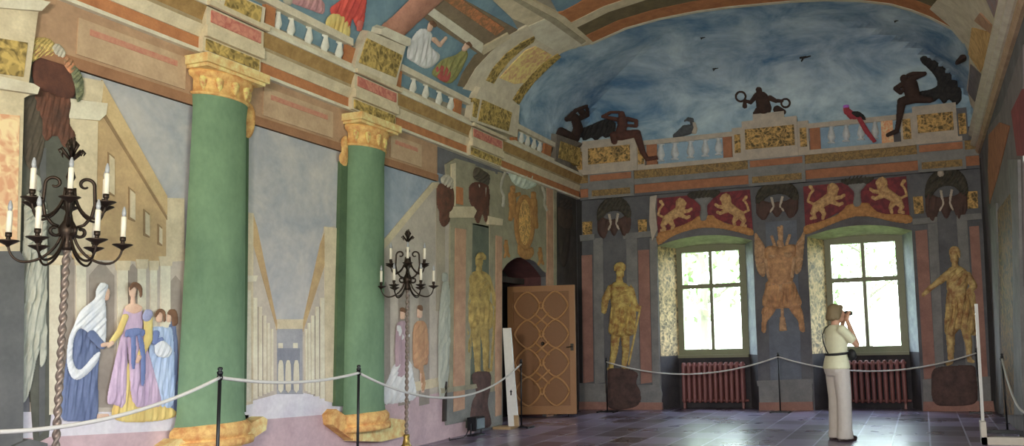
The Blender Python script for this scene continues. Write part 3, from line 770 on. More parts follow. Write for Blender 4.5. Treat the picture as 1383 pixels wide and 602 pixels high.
relief('gown', [pol(crv([(163, 446), (169, 444), (168, 470), (165, 544), (150, 545), (141, 540), (150, 495), (157, 465)], 3), 7, 6), pol(crv([(169, 444), (187, 446), (196, 474), (206, 510), (214, 545), (196, 549), (176, 544), (171, 490)], 3), 9, 7)], LW, LILAC, t, .35, D+.01, .8, .06, (8, 1.3, .05))
relief('bodice', [pol(crv([(163, 420), (172, 415), (188, 420), (187, 447), (170, 450), (163, 446)], 4), 8, 6)], LW, LILAC, t, .35, D+.01, .7)
relief('neckline', [pol(crv([(164, 415), (171, 410), (178, 410), (187, 415), (184, 421), (175, 424), (166, 420)], 4), 4, 3), cap(174.5, 400, 2.8, 174.5, 411, 3.2)], LW, SKIN, t, .35, D+.02, .6)
relief('face', [cap(174, 391, 5.2, 174, 397, 4.2)], LW, SKIN, t, .35, D+.02, .6)
relief('hair', [pol(crv([(168, 392), (169, 385), (175, 381), (183, 386), (185, 396), (182, 402), (180, 392), (174, 387)], 4), 3, 3)], LW, HAIRB, t, .35, D+.04, .6)
relief('sleeve', [cap(194, 430, 6, 194, 458, 5.5), cap(194, 458, 5.5, 183, 481, 4)], LW, YELL, t, .35, D+.03, .7)
relief('sleeve', [cap(163, 428, 4, 155, 448, 4), cap(155, 448, 4, 144, 462, 3)], LW, YELL, t, .35, D+.03, .7)
relief('hand', [cap(181, 482, 2.8, 178, 488, 2.2)], LW, SKIN, t, .35, D+.04, .6)
relief('hand', [cap(144, 463, 2.6, 139, 467, 2.0)], LW, SKIN, t, .35, D+.04, .6)
relief('puffed_shoulder', [cap(193, 424, 6, 191, 428, 6)], LW, paint('painted_grey_lilac', (150, 152, 184), (126, 128, 164), G, 9), t, .35, D+.04, .7)
relief('sash', [pol(crv([(163, 446), (176, 444), (188, 446), (186, 454), (176, 451), (176, 470), (174, 498), (170, 490), (170, 456), (162, 455)], 2), 3, 3), pol(crv([(178, 450), (186, 460), (189, 490), (187, 518), (183, 516), (183, 480)], 3), 2.5, 2.5), cap(171, 449, 5, 178, 448, 5)], LW, SASH, t, .35, D+.04, .7)
t = fig('painted_girl', 'painted girl in pale blue dress carrying white linen', (215, 550))
relief('dress', [pol(crv([(201, 448), (210, 441), (222, 443), (230, 447), (233, 500), (231, 545), (214, 549), (206, 515), (199, 486)], 4), 9, 6)], LW, LBLUE, t, .35, D, .8, .05, (7, 1.4, .1))
relief('face', [cap(211.5, 426, 4.6, 211.5, 431, 4.2)], LW, SKIN, t, .35, D+.01, .6)
relief('hair', [pol(crv([(205, 428), (206, 421), (212, 417), (218, 421), (219, 432), (216, 434), (216, 425), (211, 421), (208, 425)], 3), 2.5, 2.5)], LW, HAIRB, t, .35, D+.02, .6)
relief('linen', [pol(crv([(204, 465), (212, 460), (222, 466), (226, 474), (220, 482), (208, 481), (203, 474)], 4), 6, 5)], LW, VEIL, t, .35, D+.03, .7, .06, (5, .8, .4))
relief('arm', [cap(205, 450, 4, 203, 462, 3.4), cap(203, 462, 3.2, 212, 458, 2.4)], LW, SASH, t, .35, D+.03, .7)
t = fig('painted_girl', 'painted girl with brown hair half hidden by the large green column', (228, 550))
relief('cloak', [pol(crv([(225, 440), (236, 438), (240, 480), (240, 552), (229, 550), (226, 500)], 3), 6, 4)], LW, BLUE, t, .35, .008, .8, .04, (6, 1, .1))
relief('face', [cap(226, 427, 3.6, 226, 432, 3.4)], LW, SKIN, t, .35, .014, .6)
relief('hair', [pol(crv([(224, 424), (228, 418), (236, 420), (238, 436), (231, 440), (230, 428)], 3), 3, 3)], LW, HAIRB, t, .35, .018, .6)
# figures of the far bay
WHT = paint('painted_white_gown', (206, 202, 198), (176, 172, 172), G, 11, .2, stretch=(1, 1, .3))
t = fig('painted_woman', 'painted woman in a long white gown behind the far candelabrum', (535, 545))
relief('train', [pol(crv([(532, 492), (552, 488), (557, 510), (560, 536), (540, 543), (514, 545), (512, 536), (524, 510)], 3), 8, 5)], LW, WHT, t, .35, .014, .8, .05, (8, 1.8, .5))
relief('gown', [pol(crv([(534, 440), (540, 434), (546, 436), (549, 460), (550, 492), (546, 510), (534, 505), (532, 470)], 3), 6, 5)], LW, paint('painted_mauve', (168, 140, 148), (138, 112, 122), G, 11, .2, stretch=(1, 1, .3)), t, .35, .02, .7, .05, (6, .8, .1))
relief('head', [cap(542, 422, 3.4, 542, 428, 3.2)], LW, SKIN, t, .35, .02, .6)
relief('hair', [cap(541, 418, 3.0, 544, 420, 2.6)], LW, HAIRB, t, .35, .026, .6)
relief('arm', [cap(536, 442, 3, 540, 456, 2.6), cap(540, 456, 2.6, 549, 453, 2)], LW, WHT, t, .35, .03, .6)
t = fig('painted_man', 'painted man in an orange red robe beside the far candelabrum', (568, 530))
relief('robe', [pol(crv([(558, 440), (566, 433), (574, 438), (577, 460), (576, 490), (570, 494), (573, 518), (569, 528), (566, 500), (558, 494), (556, 466)], 3), 7, 5)], LW, paint('painted_orange_robe', (184, 140, 98), (154, 104, 74), G, 11, .2, stretch=(1, 1, .3)), t, .35, .016, .7, .05, (7, 1.3, .6))
relief('head', [cap(565, 419, 3.4, 565, 426, 3.2)], LW, SKIN, t, .35, .02, .6)
relief('hair', [cap(565, 415, 3.2, 566, 417, 3.0)], LW, HAIRB, t, .35, .026, .6)
relief('leg', [cap(569, 505, 3, 570, 528, 2)], LW, SKIN, t, .35, .012, .6)
# ================================================================ left wall: the far end, doorway, balustrade, vault paintings
DARKB = paint('fresco_dark_brown', (58, 48, 42), (40, 34, 32), 1.8, 4)
PINKP = paint('fresco_pink_panel', (172, 132, 102), (142, 104, 82), 1.7, 6)
GREYG = paint('fresco_grey_green', (142, 134, 108), (114, 108, 90), 1.7, 5)
TEAL = paint('fresco_teal_grey', (92, 98, 84), (72, 78, 70), 1.7, 4)
GOLDS = paint('gilded_statue', (164, 138, 66), (112, 90, 42), 1.8, 8, .17)
GOLDW = paint('gilded_warm', (168, 118, 52), (116, 76, 32), 1.8, 13, .24)
p = thing('painted_pier', 'cream pier with orange panels between the far candelabrum and the gilded statue niche', 'pier', base(LW, 618, 590))
slab('shaft', [(600, 222), (613, 214), (640, 222), (636, 300), (632, 560), (604, 566), (606, 300)], LW, .03, GREYG, p)
slab('impost', [(600, 284), (606, 279), (636, 279), (640, 285), (636, 294), (604, 294)], LW, .05, CREAM, p)
slab('shaft_panel', [(612, 308), (626, 310), (624, 552), (609, 556)], LW, .045, PINKP, p)
slab('orange_block', [(613, 252), (622, 254), (622, 277), (613, 275)], LW, .045, ORANGE, p)
slab('pier_edge', [(606, 222), (612, 220), (612, 278), (606, 278)], LW, .045, CREAM, p)
slab('base', [(594, 528), (640, 522), (642, 538), (638, 566), (600, 574), (597, 540)], LW, .036, paint('pier_base_grey', (118, 116, 110), (96, 96, 94), 1.7, 5), p)
slab('base_moulding', [(592, 524), (641, 518), (641, 524), (593, 531)], LW, .05, GREYG, p)
slab('dark_line', [(597, 515), (600, 515), (599, 568), (596, 569)], LW, .05, DARKB, p)
t = fig('draped_statue', 'pale green grey draped statue on the pier edge behind the far candelabrum', (600, 545))
relief('drapery', [pol(crv([(596, 385), (603, 380), (606, 400), (606, 450), (604, 500), (600, 530), (592, 535), (590, 470), (592, 420)], 4), 7, 6)], LW, STONE, t, .5, .02, .7, .06, (6, 1.2, .2))
relief('head', [cap(599, 372, 4, 599, 377, 3.6)], LW, STONE, t, .5, .02, .6)
trophy('dark red drapery trophy beside the gable of the painted street', (605, 310), LW,
       [[(592, 242), (600, 236), (609, 244), (606, 256), (597, 252)]], [[(590, 250), (606, 250), (611, 262), (609, 284), (596, 290), (588, 275)]],
       [[(594, 280), (606, 276), (606, 296), (598, 306), (592, 296)]], (PALE, RUST2, RUST2), TG, .02)
n = thing('painted_niche', 'grey green painted niche holding the gilded statue by the doorway', 'niche', base(LW, 645, 590))
slab('niche_field', [(632, 300), (662, 306), (662, 570), (628, 578)], LW, .012, TEAL, n)
slab('niche_top', [(634, 222), (668, 232), (668, 310), (634, 302)], LW, .012, GREYG, n)
trophy('dark red trophy with green plumes above the gilded statue by the doorway', (645, 300), LW,
       [[(636, 238), (640, 226), (650, 231), (658, 238), (656, 250), (646, 246)]], [[(633, 250), (645, 246), (657, 252), (658, 276), (650, 286), (636, 280), (631, 264)]],
       [[(634, 276), (648, 278), (658, 280), (655, 300), (650, 288), (644, 302), (638, 288)]], (DIM, RUST, RUST2, PALE), TG, .02,
       drops=[[(641, 252), (644, 250), (646, 268), (642, 270)], [(650, 254), (653, 254), (652, 272), (649, 270)]])
p = thing('painted_pier', 'narrow pink panelled pier next to the doorway', 'pier', base(LW, 670, 580))
slab('shaft', [(659, 232), (672, 236), (676, 300), (676, 572), (660, 577)], LW, .03, GREYG, p)
slab('shaft_panel', [(667, 318), (675, 320), (674, 560), (666, 562)], LW, .045, PINKP, p)
slab('impost', [(655, 292), (675, 296), (674, 305), (656, 303)], LW, .06, CREAM, p)
slab('base', [(655, 530), (676, 526), (676, 572), (656, 577)], LW, .036, paint('pier_base_grey', (1, 1, 1)), p)
def pedestal(label, poly, S, d, k=.5, at=None):
    t = thing('painted_pedestal', label, 'pedestal', base(S, *at), 'dark pedestals under the gilded statues')
    relief('block', [pol(crv(poly, 4), 5, 5)], S, paint('pedestal_porphyry', (84, 60, 54), (54, 40, 40), 1.9, 9, .2), t, k, d, .8, .12)
    return t
pedestal('dark pedestal under the gilded statue on the long wall', [(636, 505), (658, 503), (660, 520), (656, 545), (661, 572), (650, 578), (632, 580), (634, 545), (640, 530)], LW, .03, .5, (646, 580))
t = fig('gilded_statue', 'gilded standing warrior statue in the niche beside the doorway', (646, 505), cat='statue', group=None)
relief('body', [cap(646, 350, 5.0, 646, 356, 4.6), cap(646, 360, 3.6, 646, 366, 4), cap(640, 374, 6.5, 652, 374, 6.5), pol(crv([(636, 370), (646, 366), (658, 371), (661, 390), (657, 412), (636, 412), (633, 390)], 4), 10, 9),
    pol(crv([(634, 408), (658, 408), (664, 436), (656, 444), (636, 442), (630, 430)], 4), 8, 8), cap(641, 440, 6, 643, 470, 4.6), cap(643, 470, 4.6, 644, 500, 3.2), cap(652, 440, 6, 655, 466, 4.4), cap(655, 466, 4.4, 655, 496, 3.2),
    cap(644, 502, 3.2, 648, 504, 2.4), cap(655, 498, 3, 660, 500, 2.2), cap(637, 376, 5, 633, 398, 4), cap(633, 398, 4, 637, 414, 3), cap(657, 376, 5, 664, 396, 4), cap(664, 396, 4, 664, 412, 3.4)], LW, GOLDS, t, .45, .014, .7, .09)
relief('tunic', [pol(crv([(634, 404), (646, 402), (659, 404), (664, 436), (656, 446), (646, 442), (636, 444), (630, 430)], 4), 9, 9)], LW, GOLDS, t, .45, .022, .7, .1, (6, 1.5, .08))
relief('breast_folds', [pol(crv([(637, 372), (646, 369), (656, 372), (658, 392), (654, 404), (638, 404), (635, 390)], 4), 10, 9)], LW, GOLDS, t, .45, .022, .7, .1, (6, 1.2, .9))
relief('cloak', [pol(crv([(630, 376), (636, 372), (637, 410), (636, 450), (634, 486), (628, 470), (629, 420)], 4), 4, 4)], LW, GOLDS, t, .45, .012, .7, .05, (5, 1, .1))
relief('staff', [cap(668, 398, 1.5, 661, 500, 1.3)], LW, GOLDS, t, .5, .03, .5)
relief('helmet', [pol(crv([(640, 350), (642, 343), (648, 341), (653, 346), (652, 351), (646, 349)], 4), 3, 4)], LW, GOLDS, t, .5, .04, .6)
# doorway: painted cartouche, recess, leaf
c = thing('painted_cartouche', 'gilded oval cartouche between satyrs above the arched doorway', 'cartouche', base(LW, 707, 350))
slab('ground', [(672, 232), (737, 250), (740, 370), (733, 366), (722, 353), (708, 347), (694, 348), (684, 356), (677, 366), (676, 330)], LW, .012, GREYG, c)
relief('white_cloth', [pol(crv([(684, 227), (697, 229), (712, 234), (725, 240), (722, 250), (710, 255), (698, 251), (690, 244)], 4), 6, 5)], LW, paint('cloth_grey_white', (178, 184, 168), (140, 150, 138), 1.7, 8), c, .5, .02, .8, .08, (6, 1.3, .3))
for pts in ([(682, 230), (677, 242), (674, 254), (679, 264), (678, 278)], [(731, 252), (735, 264), (734, 276), (738, 284)]):
    relief('ribbon', [cap(*pts[i], 1.6, *pts[i+1], 1.6) for i in range(len(pts)-1)], LW, PALE, c, .5, .02, .6)
relief('satyr', [cap(691, 254, 3.4, 691, 258, 3.4), cap(690, 264, 5, 691, 276, 4.6), cap(694, 264, 3, 700, 262, 2.2), cap(691, 278, 4, 688, 296, 2.6), cap(690, 278, 4, 694, 292, 2.6)], LW, GOLDW, c, .5, .02, .6)
relief('satyr', [cap(719, 262, 3.4, 719, 266, 3.4), cap(719, 272, 5, 720, 286, 4.6), cap(715, 272, 3, 710, 270, 2.2), cap(720, 288, 4, 723, 306, 2.6), cap(719, 288, 4, 716, 302, 2.6)], LW, GOLDW, c, .5, .02, .6)
relief('oval_frame', [cap(*[(707+11*math.cos(a), 300+34*math.sin(a)) for a in (q*math.pi/14, )][0], 3, *(707+11*math.cos((q+1)*math.pi/14), 300+34*math.sin((q+1)*math.pi/14)), 3) for q in range(28)], LW, GOLDW, c, .5, .02, .6)
relief('shield_field', [pol(ell(707, 300, 9, 32), 5, 4)], LW, ornament('shield_arms', (126, 92, 44), (190, 142, 62), 1.8, 18), c, .4, .016, .7)
relief('scroll_base', [pol(crv([(699, 330), (707, 336), (717, 334), (719, 343), (712, 350), (704, 348), (698, 341)], 4), 5, 5)], LW, GOLDW, c, .5, .02, .6)
for x, y in ((682, 336), (728, 346)):
    relief('small_putto', [cap(x, y-10, 2.2, x, y-8, 2.2), cap(x, y-4, 3, x+1, y+3, 2.6), cap(x+1, y+4, 2, x-2, y+11, 1.4), cap(x+1, y+4, 2, x+4, y+10, 1.4)], LW, GOLDW, c, .5, .02, .6)
p = thing('painted_pier', 'pink panelled pier between the doorway and the room corner', 'pier', base(LW, 742, 565))
slab('shaft', [(737, 250), (749, 253), (749, 560), (738, 563)], LW, .03, PINKP, p)
slab('shaft_edge', [(745, 252), (749, 253), (749, 560), (746, 561)], LW, .045, GREYG, p)
trophy('very dark trophy in the shadowy corner above the open door leaf', (760, 380), LW,
       [[(753, 272), (761, 268), (769, 274), (768, 284), (757, 282)]], [[(752, 280), (768, 282), (771, 298), (765, 310), (754, 306)]],
       [[(754, 298), (768, 300), (767, 340), (760, 360), (754, 340)]], (DARKB, paint('trophy_black_brown', (70, 54, 44), (44, 36, 32), 1.8, 7), DARKB), TG, .02)
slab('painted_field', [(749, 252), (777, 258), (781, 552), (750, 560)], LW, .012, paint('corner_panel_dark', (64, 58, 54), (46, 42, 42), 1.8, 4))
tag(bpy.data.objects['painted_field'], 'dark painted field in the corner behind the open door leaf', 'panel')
dr = bpy.data.objects.new('door_1', None); COL.objects.link(dr); dr['kind'] = 'structure'; dr.location = (XL, (DY0+DY1)/2, 0)
REDD = paint('recess_dark_red', (96, 52, 52), (66, 38, 40), 1.6, 5)
mb = MB()
mb.box(XL-.75, XL-.12, DY1, DY1+.1, 0, 2.62); mb.box(XL-.75, XL-.12, DY0-.1, DY0, 0, 2.62); mb.build('door_recess', REDD, dr)
mb = MB(); mb.box(XL-.85, XL-.75, DY0-.1, DY1+.1, 0, 2.9); mb.build('recess_back', paint('recess_black', (36, 30, 28), (24, 22, 22), 1.5, 5), dr)
A = arch(DY0, DY1, DZS, DZP); v = [(XL-.12, y, z) for y, z in A]+[(XL-.75, y, z) for y, z in A]; nA = len(A)
v += [(XL-.12, y, z+.2) for y, z in A]+[(XL-.75, y, z+.2) for y, z in A]
f = []
for k in range(nA-1): f += [(k, k+1, nA+k+1, nA+k), (2*nA+k, 3*nA+k, 3*nA+k+1, 2*nA+k+1), (nA+k, nA+k+1, 3*nA+k+1, 3*nA+k)]
mesh('recess_vault', v, f, REDD, dr)
mb = MB(); mb.box(XL-.55, XL-.45, DY0, DY1, 2.34, 2.44); mb.build('lintel', DARKB, dr)
# open leaf with interlaced oval panels
def leaf():
    h0 = Vector((XL-.64, 13.74, 0)); e = Vector((-5.775, 14.0, 0))
    ax = (e-h0); L = ax.length; ax.normalize(); nrm = Vector((ax.y, -ax.x, 0))       # towards the camera
    t = thing('door_leaf', 'brown wooden door leaf with interlaced lozenge panels standing open', 'door', h0)
    W = plain('door_oak', (158, 110, 66), 1.05, .5); W2 = plain('door_oak_moulding', (184, 136, 86), 1.1, .45); W3 = plain('door_oak_field', (134, 90, 52), 1.05, .55)
    def bx(mb, u0, u1, z0, z1, d0, d1):
        P = []
        for u in (u0, u1):
            for d in (d0, d1):
                for z in (z0, z1): q = h0+ax*u+nrm*d; P.append((q.x, q.y, z))
        mb.add(P, [(0, 1, 3, 2), (4, 6, 7, 5), (0, 4, 5, 1), (2, 3, 7, 6), (0, 2, 6, 4), (1, 5, 7, 3)]); return mb
    H = 2.29; b = .05
    bx(MB(), 0, L, b, H, 0, .05).build('board', W3, t)
    for nm, (u0, u1, z0, z1) in (('stile', (0, .1, b, H)), ('stile', (L-.1, L, b, H)), ('rail', (.1, L-.1, b, b+.14)), ('rail', (.1, L-.1, H-.1, H))):
        bx(MB(), u0, u1, z0, z1, .05, .075).build(nm, W, t)
    # interlace: rows of lozenges with rounded cheeks joined by crossing bands
    u0, u1, z0, z1 = .1, L-.1, b+.14, H-.1; um = (u0+u1)/2; n = 4; hz = (z1-z0)/n
    def rib(pts):
        mb = MB(); P = []
        for u, z in pts: q = h0+ax*u+nrm*.06; P.append((q.x, q.y, z))
        mb.tube(P, .019, 6); return mb.build('interlace_band', W2, t, True)
    for c0, c1 in ((u0, um), (um, u1)):
        cm = (c0+c1)/2; hw = (c1-c0)/2
        for r in range(n):
            zc = z0+hz*(r+.5)
            pts = []
            for k in range(25):
                a = 2*math.pi*k/24; ca, sa = math.cos(a), math.sin(a)
                rr = 1/((abs(ca)**1.42+abs(sa)**1.42)**(1/1.42)); pts.append((cm+hw*.92*rr*ca, zc+hz*.5*rr*sa))
            rib(pts)
    for r in range(n+1):
        z = z0+hz*r; k = hz*.24; q = (u1-u0)/4*.5
        for s in (-1, 1):
            if 0 < r < n: rib([(um-q*1.1, z-s*k), (um, z), (um+q*1.1, z+s*k)])
    for s in range(n):
        zc = z0+hz*(s+.5); rib([(um-.05, zc), (um, zc+.06), (um+.05, zc), (um, zc-.06), (um-.05, zc)])
    IR = plain('door_iron', (60, 52, 44), .8, .4, .8)
    lk = bx(MB(), L-.085, L-.03, 1.14, 1.26, .075, .085).build('lock_plate', IR, t)
    q = h0+ax*(L-.06)+nrm*.085; MB().tube([(q.x, q.y, 1.21), tuple(q+nrm*.05+Vector((0, 0, 1.21))), tuple(q+nrm*.05-ax*.09+Vector((0, 0, 1.20)))], .009, 6).build('handle', IR, lk)
    q = h0+ax*(um+.02)+nrm*.06
    mb = MB(); mb.tube([(q.x, q.y, 1.27), tuple(q+nrm*.03+Vector((0, 0, 1.27)))], [.035, .02], 8); mb.build('boss', IR, t)
    for u in (.18, L-.15):
        q = h0+ax*u+nrm*.03; mb = MB(); mb.tube([(q.x, q.y, 0), (q.x, q.y, .05)], .012, 6); mb.build('foot_stud', IR, t)
leaf()

# ---- painted balustrade on the spring of the vault
STONEW = paint('balustrade_cream', (200, 188, 164), (172, 158, 134), G, 6)
bal = thing('painted_balustrade', 'cream painted balustrade with gilt pedestals on the long wall', 'balustrade', base(VA, 480, 110))
SK = thing('painted_sky_scene', 'painted blue sky with coffered beams above the long balustrade', 'mural', base(VA, 560, 80))
slab('sky', [(300, -60), (640, -60), (700, 40), (640, 150), (560, 125), (480, 85), (380, 40), (300, 6)], VA, .006, SKYB, SK, step=12)
def lineY(x0, y0):                                                    # a course running with the wall
    return lambda x: 440-(440-y0)*(1231-x)/(1231-x0)
top, rb, bb, bs = lineY(400, 18), lineY(400, 29), lineY(400, 57), lineY(400, 66)
def course(name, fa, fb, xa, xb, d, m, parent, S=VA, d0=0):
    xs = np.linspace(xa, xb, max(3, int(abs(xb-xa)/10))); return slab(name, [(x, fa(x)) for x in xs]+[(x, fb(x)) for x in xs[::-1]], S, d, m, parent, d0)
for xa, xb in ((250, 288), (342, 468), (535, 628), (688, 745)):
    course('rail', top, rb, xa, xb, .10, STONEW, bal); course('plinth_course', bb, bs, xa, xb, .10, STONEW, bal)
def baluster(x, ymid_fn0, ymid_fn1, parent, S, d, hw, m, name='baluster', lean=0.0):
    y0, y1 = ymid_fn0(x), ymid_fn1(x); H = y1-y0
    prof = [(0, .9), (.06, .9), (.08, .5), (.18, .45), (.3, .6), (.45, .8), (.62, 1.0), (.74, .85), (.84, .5), (.9, .55), (.92, .95), (1.0, .95)]
    L_ = [(x-hw*w+lean*(1-s), y0+H*s) for s, w in prof]; R_ = [(x+hw*w+lean*(1-s), y0+H*s) for s, w in prof[::-1]]
    return relief(name, [pol(L_+R_, hw, hw)], S, m, parent, .8, d, .6, .08)
BLW = paint('baluster_white', (206, 202, 190), (176, 170, 158), G, 8)
for x in (272, 372, 390, 414, 436, 455, 555, 572, 590, 606, 702, 710.5, 719, 727): baluster(x, rb, bb, bal, VA, .02, 5.2 if x < 500 else 4.4 if x < 650 else 3.2, BLW, lean=2.0 if x < 650 else 1.2)
for x, w in ((358, 13), (467, 11), (531, 10), (613, 9), (691, 6), (735, 9)):
    slab('orange_block', [(x-w/2+2, rb(x-w/2)+1), (x+w/2+2, rb(x+w/2)+1), (x+w/2, bb(x+w/2)), (x-w/2, bb(x-w/2))], VA, .06, ORANGE, bal)
for (q, pan) in (([(286, -14), (346, 12), (342, 50), (280, 26)], [(294, -8), (340, 12), (337, 36), (288, 16)]),
                 ([(487, 40), (538, 61), (533, 80), (524, 120), (466, 97), (474, 68)], [(484, 51), (532, 74), (523, 106), (473, 86)]),
                 ([(640, 116), (694, 140), (690, 186), (626, 164), (630, 138)], [(642, 134), (682, 151), (677, 178), (636, 164)]),
                 ([(744, 180), (780, 192), (778, 238), (742, 222)], [(749, 190), (776, 199), (774, 224), (746, 214)])):
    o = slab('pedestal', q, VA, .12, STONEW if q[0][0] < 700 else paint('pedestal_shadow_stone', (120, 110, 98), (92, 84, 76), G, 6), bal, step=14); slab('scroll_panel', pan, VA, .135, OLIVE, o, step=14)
slab('narrow_panel', [(631, 132), (638, 134), (633, 160), (628, 158)], VA, .135, OLIVE, bal)
# vault beams, coffers and the great rib
BROWN = paint('vault_brown', (132, 112, 86), (104, 88, 68), G, 5)
slab('coffer_soffit', [(575, -30), (700, 40), (690, 52), (648, 74), (572, 24), (552, -4)], VA, .02, BROWN, SK, step=12)
slab('coffer_beam', [(571, 14), (580, 6), (650, 56), (648, 70)], VA, .05, CREAM2, SK, step=12)
slab('coffer_beam', [(648, 62), (684, 42), (688, 48), (650, 72)], VA, .05, CREAM, SK, step=12)
slab('coffer_panel', [(590, -8), (606, -14), (680, 36), (668, 46)], VA, .04, ornament('coffer_orange', (176, 104, 56), (126, 88, 52), G, 13), SK, step=12)
slab('rib_flank', [(617, 116), (624, 98), (640, 74), (684, 48), (704, 46), (676, 70), (660, 92), (646, 116), (637, 120)], VA, .022, paint('vault_flank', (128, 108, 78), (100, 84, 62), G, 5), SK, step=10)
t = fig('painted_woman', 'painted woman in white gown standing at the long balustrade beneath the coffers', (565, 88), VA)
relief('gown', [pol(crv([(562, 42), (572, 38), (582, 46), (580, 62), (592, 74), (588, 84), (574, 92), (558, 84), (548, 76), (552, 58)], 4), 7, 6)], VA, WHT, t, .4, .02, .8, .06, (7, 1.2, .2))
relief('head', [cap(580, 32, 3.6, 578, 38, 3.2)], VA, SKIN, t, .4, .03, .6)
relief('hair', [cap(581, 29, 3.4, 584, 32, 2.8)], VA, HAIRB, t, .4, .04, .6)
relief('arm', [cap(584, 52, 3.2, 592, 60, 2.6), cap(592, 60, 2.4, 600, 50, 1.8)], VA, SKIN, t, .4, .03, .6)
t = fig('painted_man', 'painted man in green and yellow leaning over the long balustrade', (605, 108), VA)
relief('coat', [pol(crv([(592, 84), (602, 78), (614, 74), (626, 66), (630, 74), (622, 92), (612, 108), (602, 112), (588, 104), (582, 98)], 4), 7, 6)], VA, paint('painted_green_coat', (150, 142, 72), (106, 108, 60), G, 10), t, .4, .02, .8, .06, (6, 1.2, .5))
relief('sash', [pol(crv([(586, 92), (598, 88), (606, 98), (602, 110), (590, 106)], 4), 4, 4)], VA, paint('painted_red', (186, 84, 72), (150, 60, 58), G, 10), t, .4, .035, .7)
relief('head', [cap(629, 60, 3.8, 625, 65, 3.2)], VA, SKIN, t, .4, .03, .6)
relief('hair', [cap(630, 56, 3.2, 633, 59, 2.6)], VA, HAIRB, t, .4, .04, .6)
t = fig('painted_figure', 'painted figure in bright red cloak and yellow skirt behind the long balustrade', (462, 45), VA)
relief('cloak', [pol(crv([(444, 14), (456, 2), (474, -10), (492, -6), (491, 18), (488, 34), (480, 36), (474, 24), (468, 44), (458, 30)], 4), 8, 6)], VA, paint('painted_scarlet', (206, 70, 52), (172, 44, 42), G, 9), t, .4, .02, .8, .06, (7, 1.2, .4))
relief('skirt', [pol(crv([(438, 28), (448, 18), (462, 22), (470, 40), (464, 54), (440, 46)], 4), 6, 5)], VA, YELL, t, .4, .03, .8, .05, (6, 1, .2))
relief('fist', [cap(484, 30, 4, 482, 38, 3.6)], VA, paint('painted_red_glove', (190, 92, 80), (160, 72, 64), G, 9), t, .4, .035, .7)
t = fig('painted_figure', 'painted figure in mauve and brown behind the balusters above the larger green column', (402, 22), VA)
relief('robe', [pol(crv([(384, -6), (402, -14), (424, -8), (436, 6), (434, 18), (420, 14), (404, 8), (388, 2)], 4), 7, 5)], VA, paint('painted_dusty_pink', (190, 140, 140), (150, 100, 106), G, 9), t, .4, .02, .8, .05, (7, 1, .3))
relief('cape', [pol(crv([(380, -2), (392, -8), (390, 6), (382, 4)], 4), 4, 4)], VA, PALE, t, .4, .03, .8)
t = thing('painted_column', 'pinkish brown painted column rising from the long balustrade into the vault', 'column', base(VA, 520, 45))
relief('shaft', [pol([(506, 40), (538, 52), (560, 30), (600, -6), (640, -50), (600, -50), (556, -6), (528, 22)], 14, 11)], VA, paint('column_rose', (178, 122, 98), (138, 88, 70), G, 4), t, .5, .03, 1.2, .2)
slab('base', [(502, 36), (508, 33), (542, 48), (541, 58), (536, 60), (500, 44)], VA, .16, CREAM2, t, step=12)
rib = thing('vault_rib', 'broad cream and gilt painted rib crossing the vault before the end wall', 'rib', base(VA, 660, 165))
slab('rib_ground', [(624, 120), (640, 92), (662, 68), (686, 46), (712, 32), (735, 20), (760, 26), (790, 46), (797, 58), (776, 62), (757, 70), (738, 86), (720, 104), (706, 121), (694, 142), (660, 128)], VA, .03, STONEW, rib, step=10)
slab('olive_strip', [(654, 108), (664, 90), (682, 70), (704, 54), (722, 46), (719, 54), (704, 64), (686, 80), (672, 98), (664, 112)], VA, .045, OLIVE, rib, step=8)
slab('orange_panel', [(672, 104), (690, 84), (708, 66), (722, 60), (744, 72), (724, 90), (706, 110), (692, 112)], VA, .045, ornament('rib_orange', (186, 136, 92), (222, 178, 96), G, 11), rib, step=8)
slab('olive_strip', [(690, 134), (700, 118), (716, 98), (736, 80), (752, 70), (756, 74), (738, 90), (720, 108), (706, 126), (698, 140)], VA, .05, OLIVE, rib, step=8)
slab('rib_cap', [(712, 32), (735, 22), (790, 54), (776, 62), (750, 66), (722, 50)], VA, .05, CREAM2, rib, step=10)
slab('long_beam', [(646, -20), (684, -20), (762, 20), (800, 54), (786, 60), (740, 22), (712, 32), (690, 22)], VA, .04, CREAM, rib, step=12)
slab('long_beam_line', [(664, -20), (672, -20), (750, 22), (790, 52), (784, 56), (742, 26)], VA, .055, paint('vault_line', (160, 148, 120), (132, 120, 98), G, 6), rib, step=12)
E_ = [(797, 57), (844, 36), (890, 23), (941, 13), (985, 7), (1027, 3), (1070, -1), (1115, -3), (1160, -2), (1204, 3), (1232, 11), (1258, 21), (1289, 37), (1305, 56)]
def arcband(name, o0, o1, d, m, par, S=VA):
    c = np.array([1060., 260.]); P = np.array(E_)
    def off(o):
        r = []
        for p_ in P: q = p_-c; q = q/np.hypot(*q); r.append(tuple(p_+q*o))
        return r
    return slab(name, off(o0)+off(o1)[::-1], S, d, m, par, step=9)
arcband('orange_arch', 0, 15, .035, ORANGE, rib); arcband('brown_arch', 15, 32, .03, paint('vault_arch_olive', (112, 96, 62), (88, 76, 52), G, 6), rib)
arcband('cream_arch', 32, 42, .04, CREAM, rib); arcband('orange_arch_border', 42, 62, .03, ORANGE, rib)
arcband('white_line', -1.5, 1.5, .04, CREAM2, rib)
slab('sky_coffer', [(728, -30), (830, -30), (792, -6), (766, 12), (752, 14)], VA, .02, SKYB, SK, step=12)
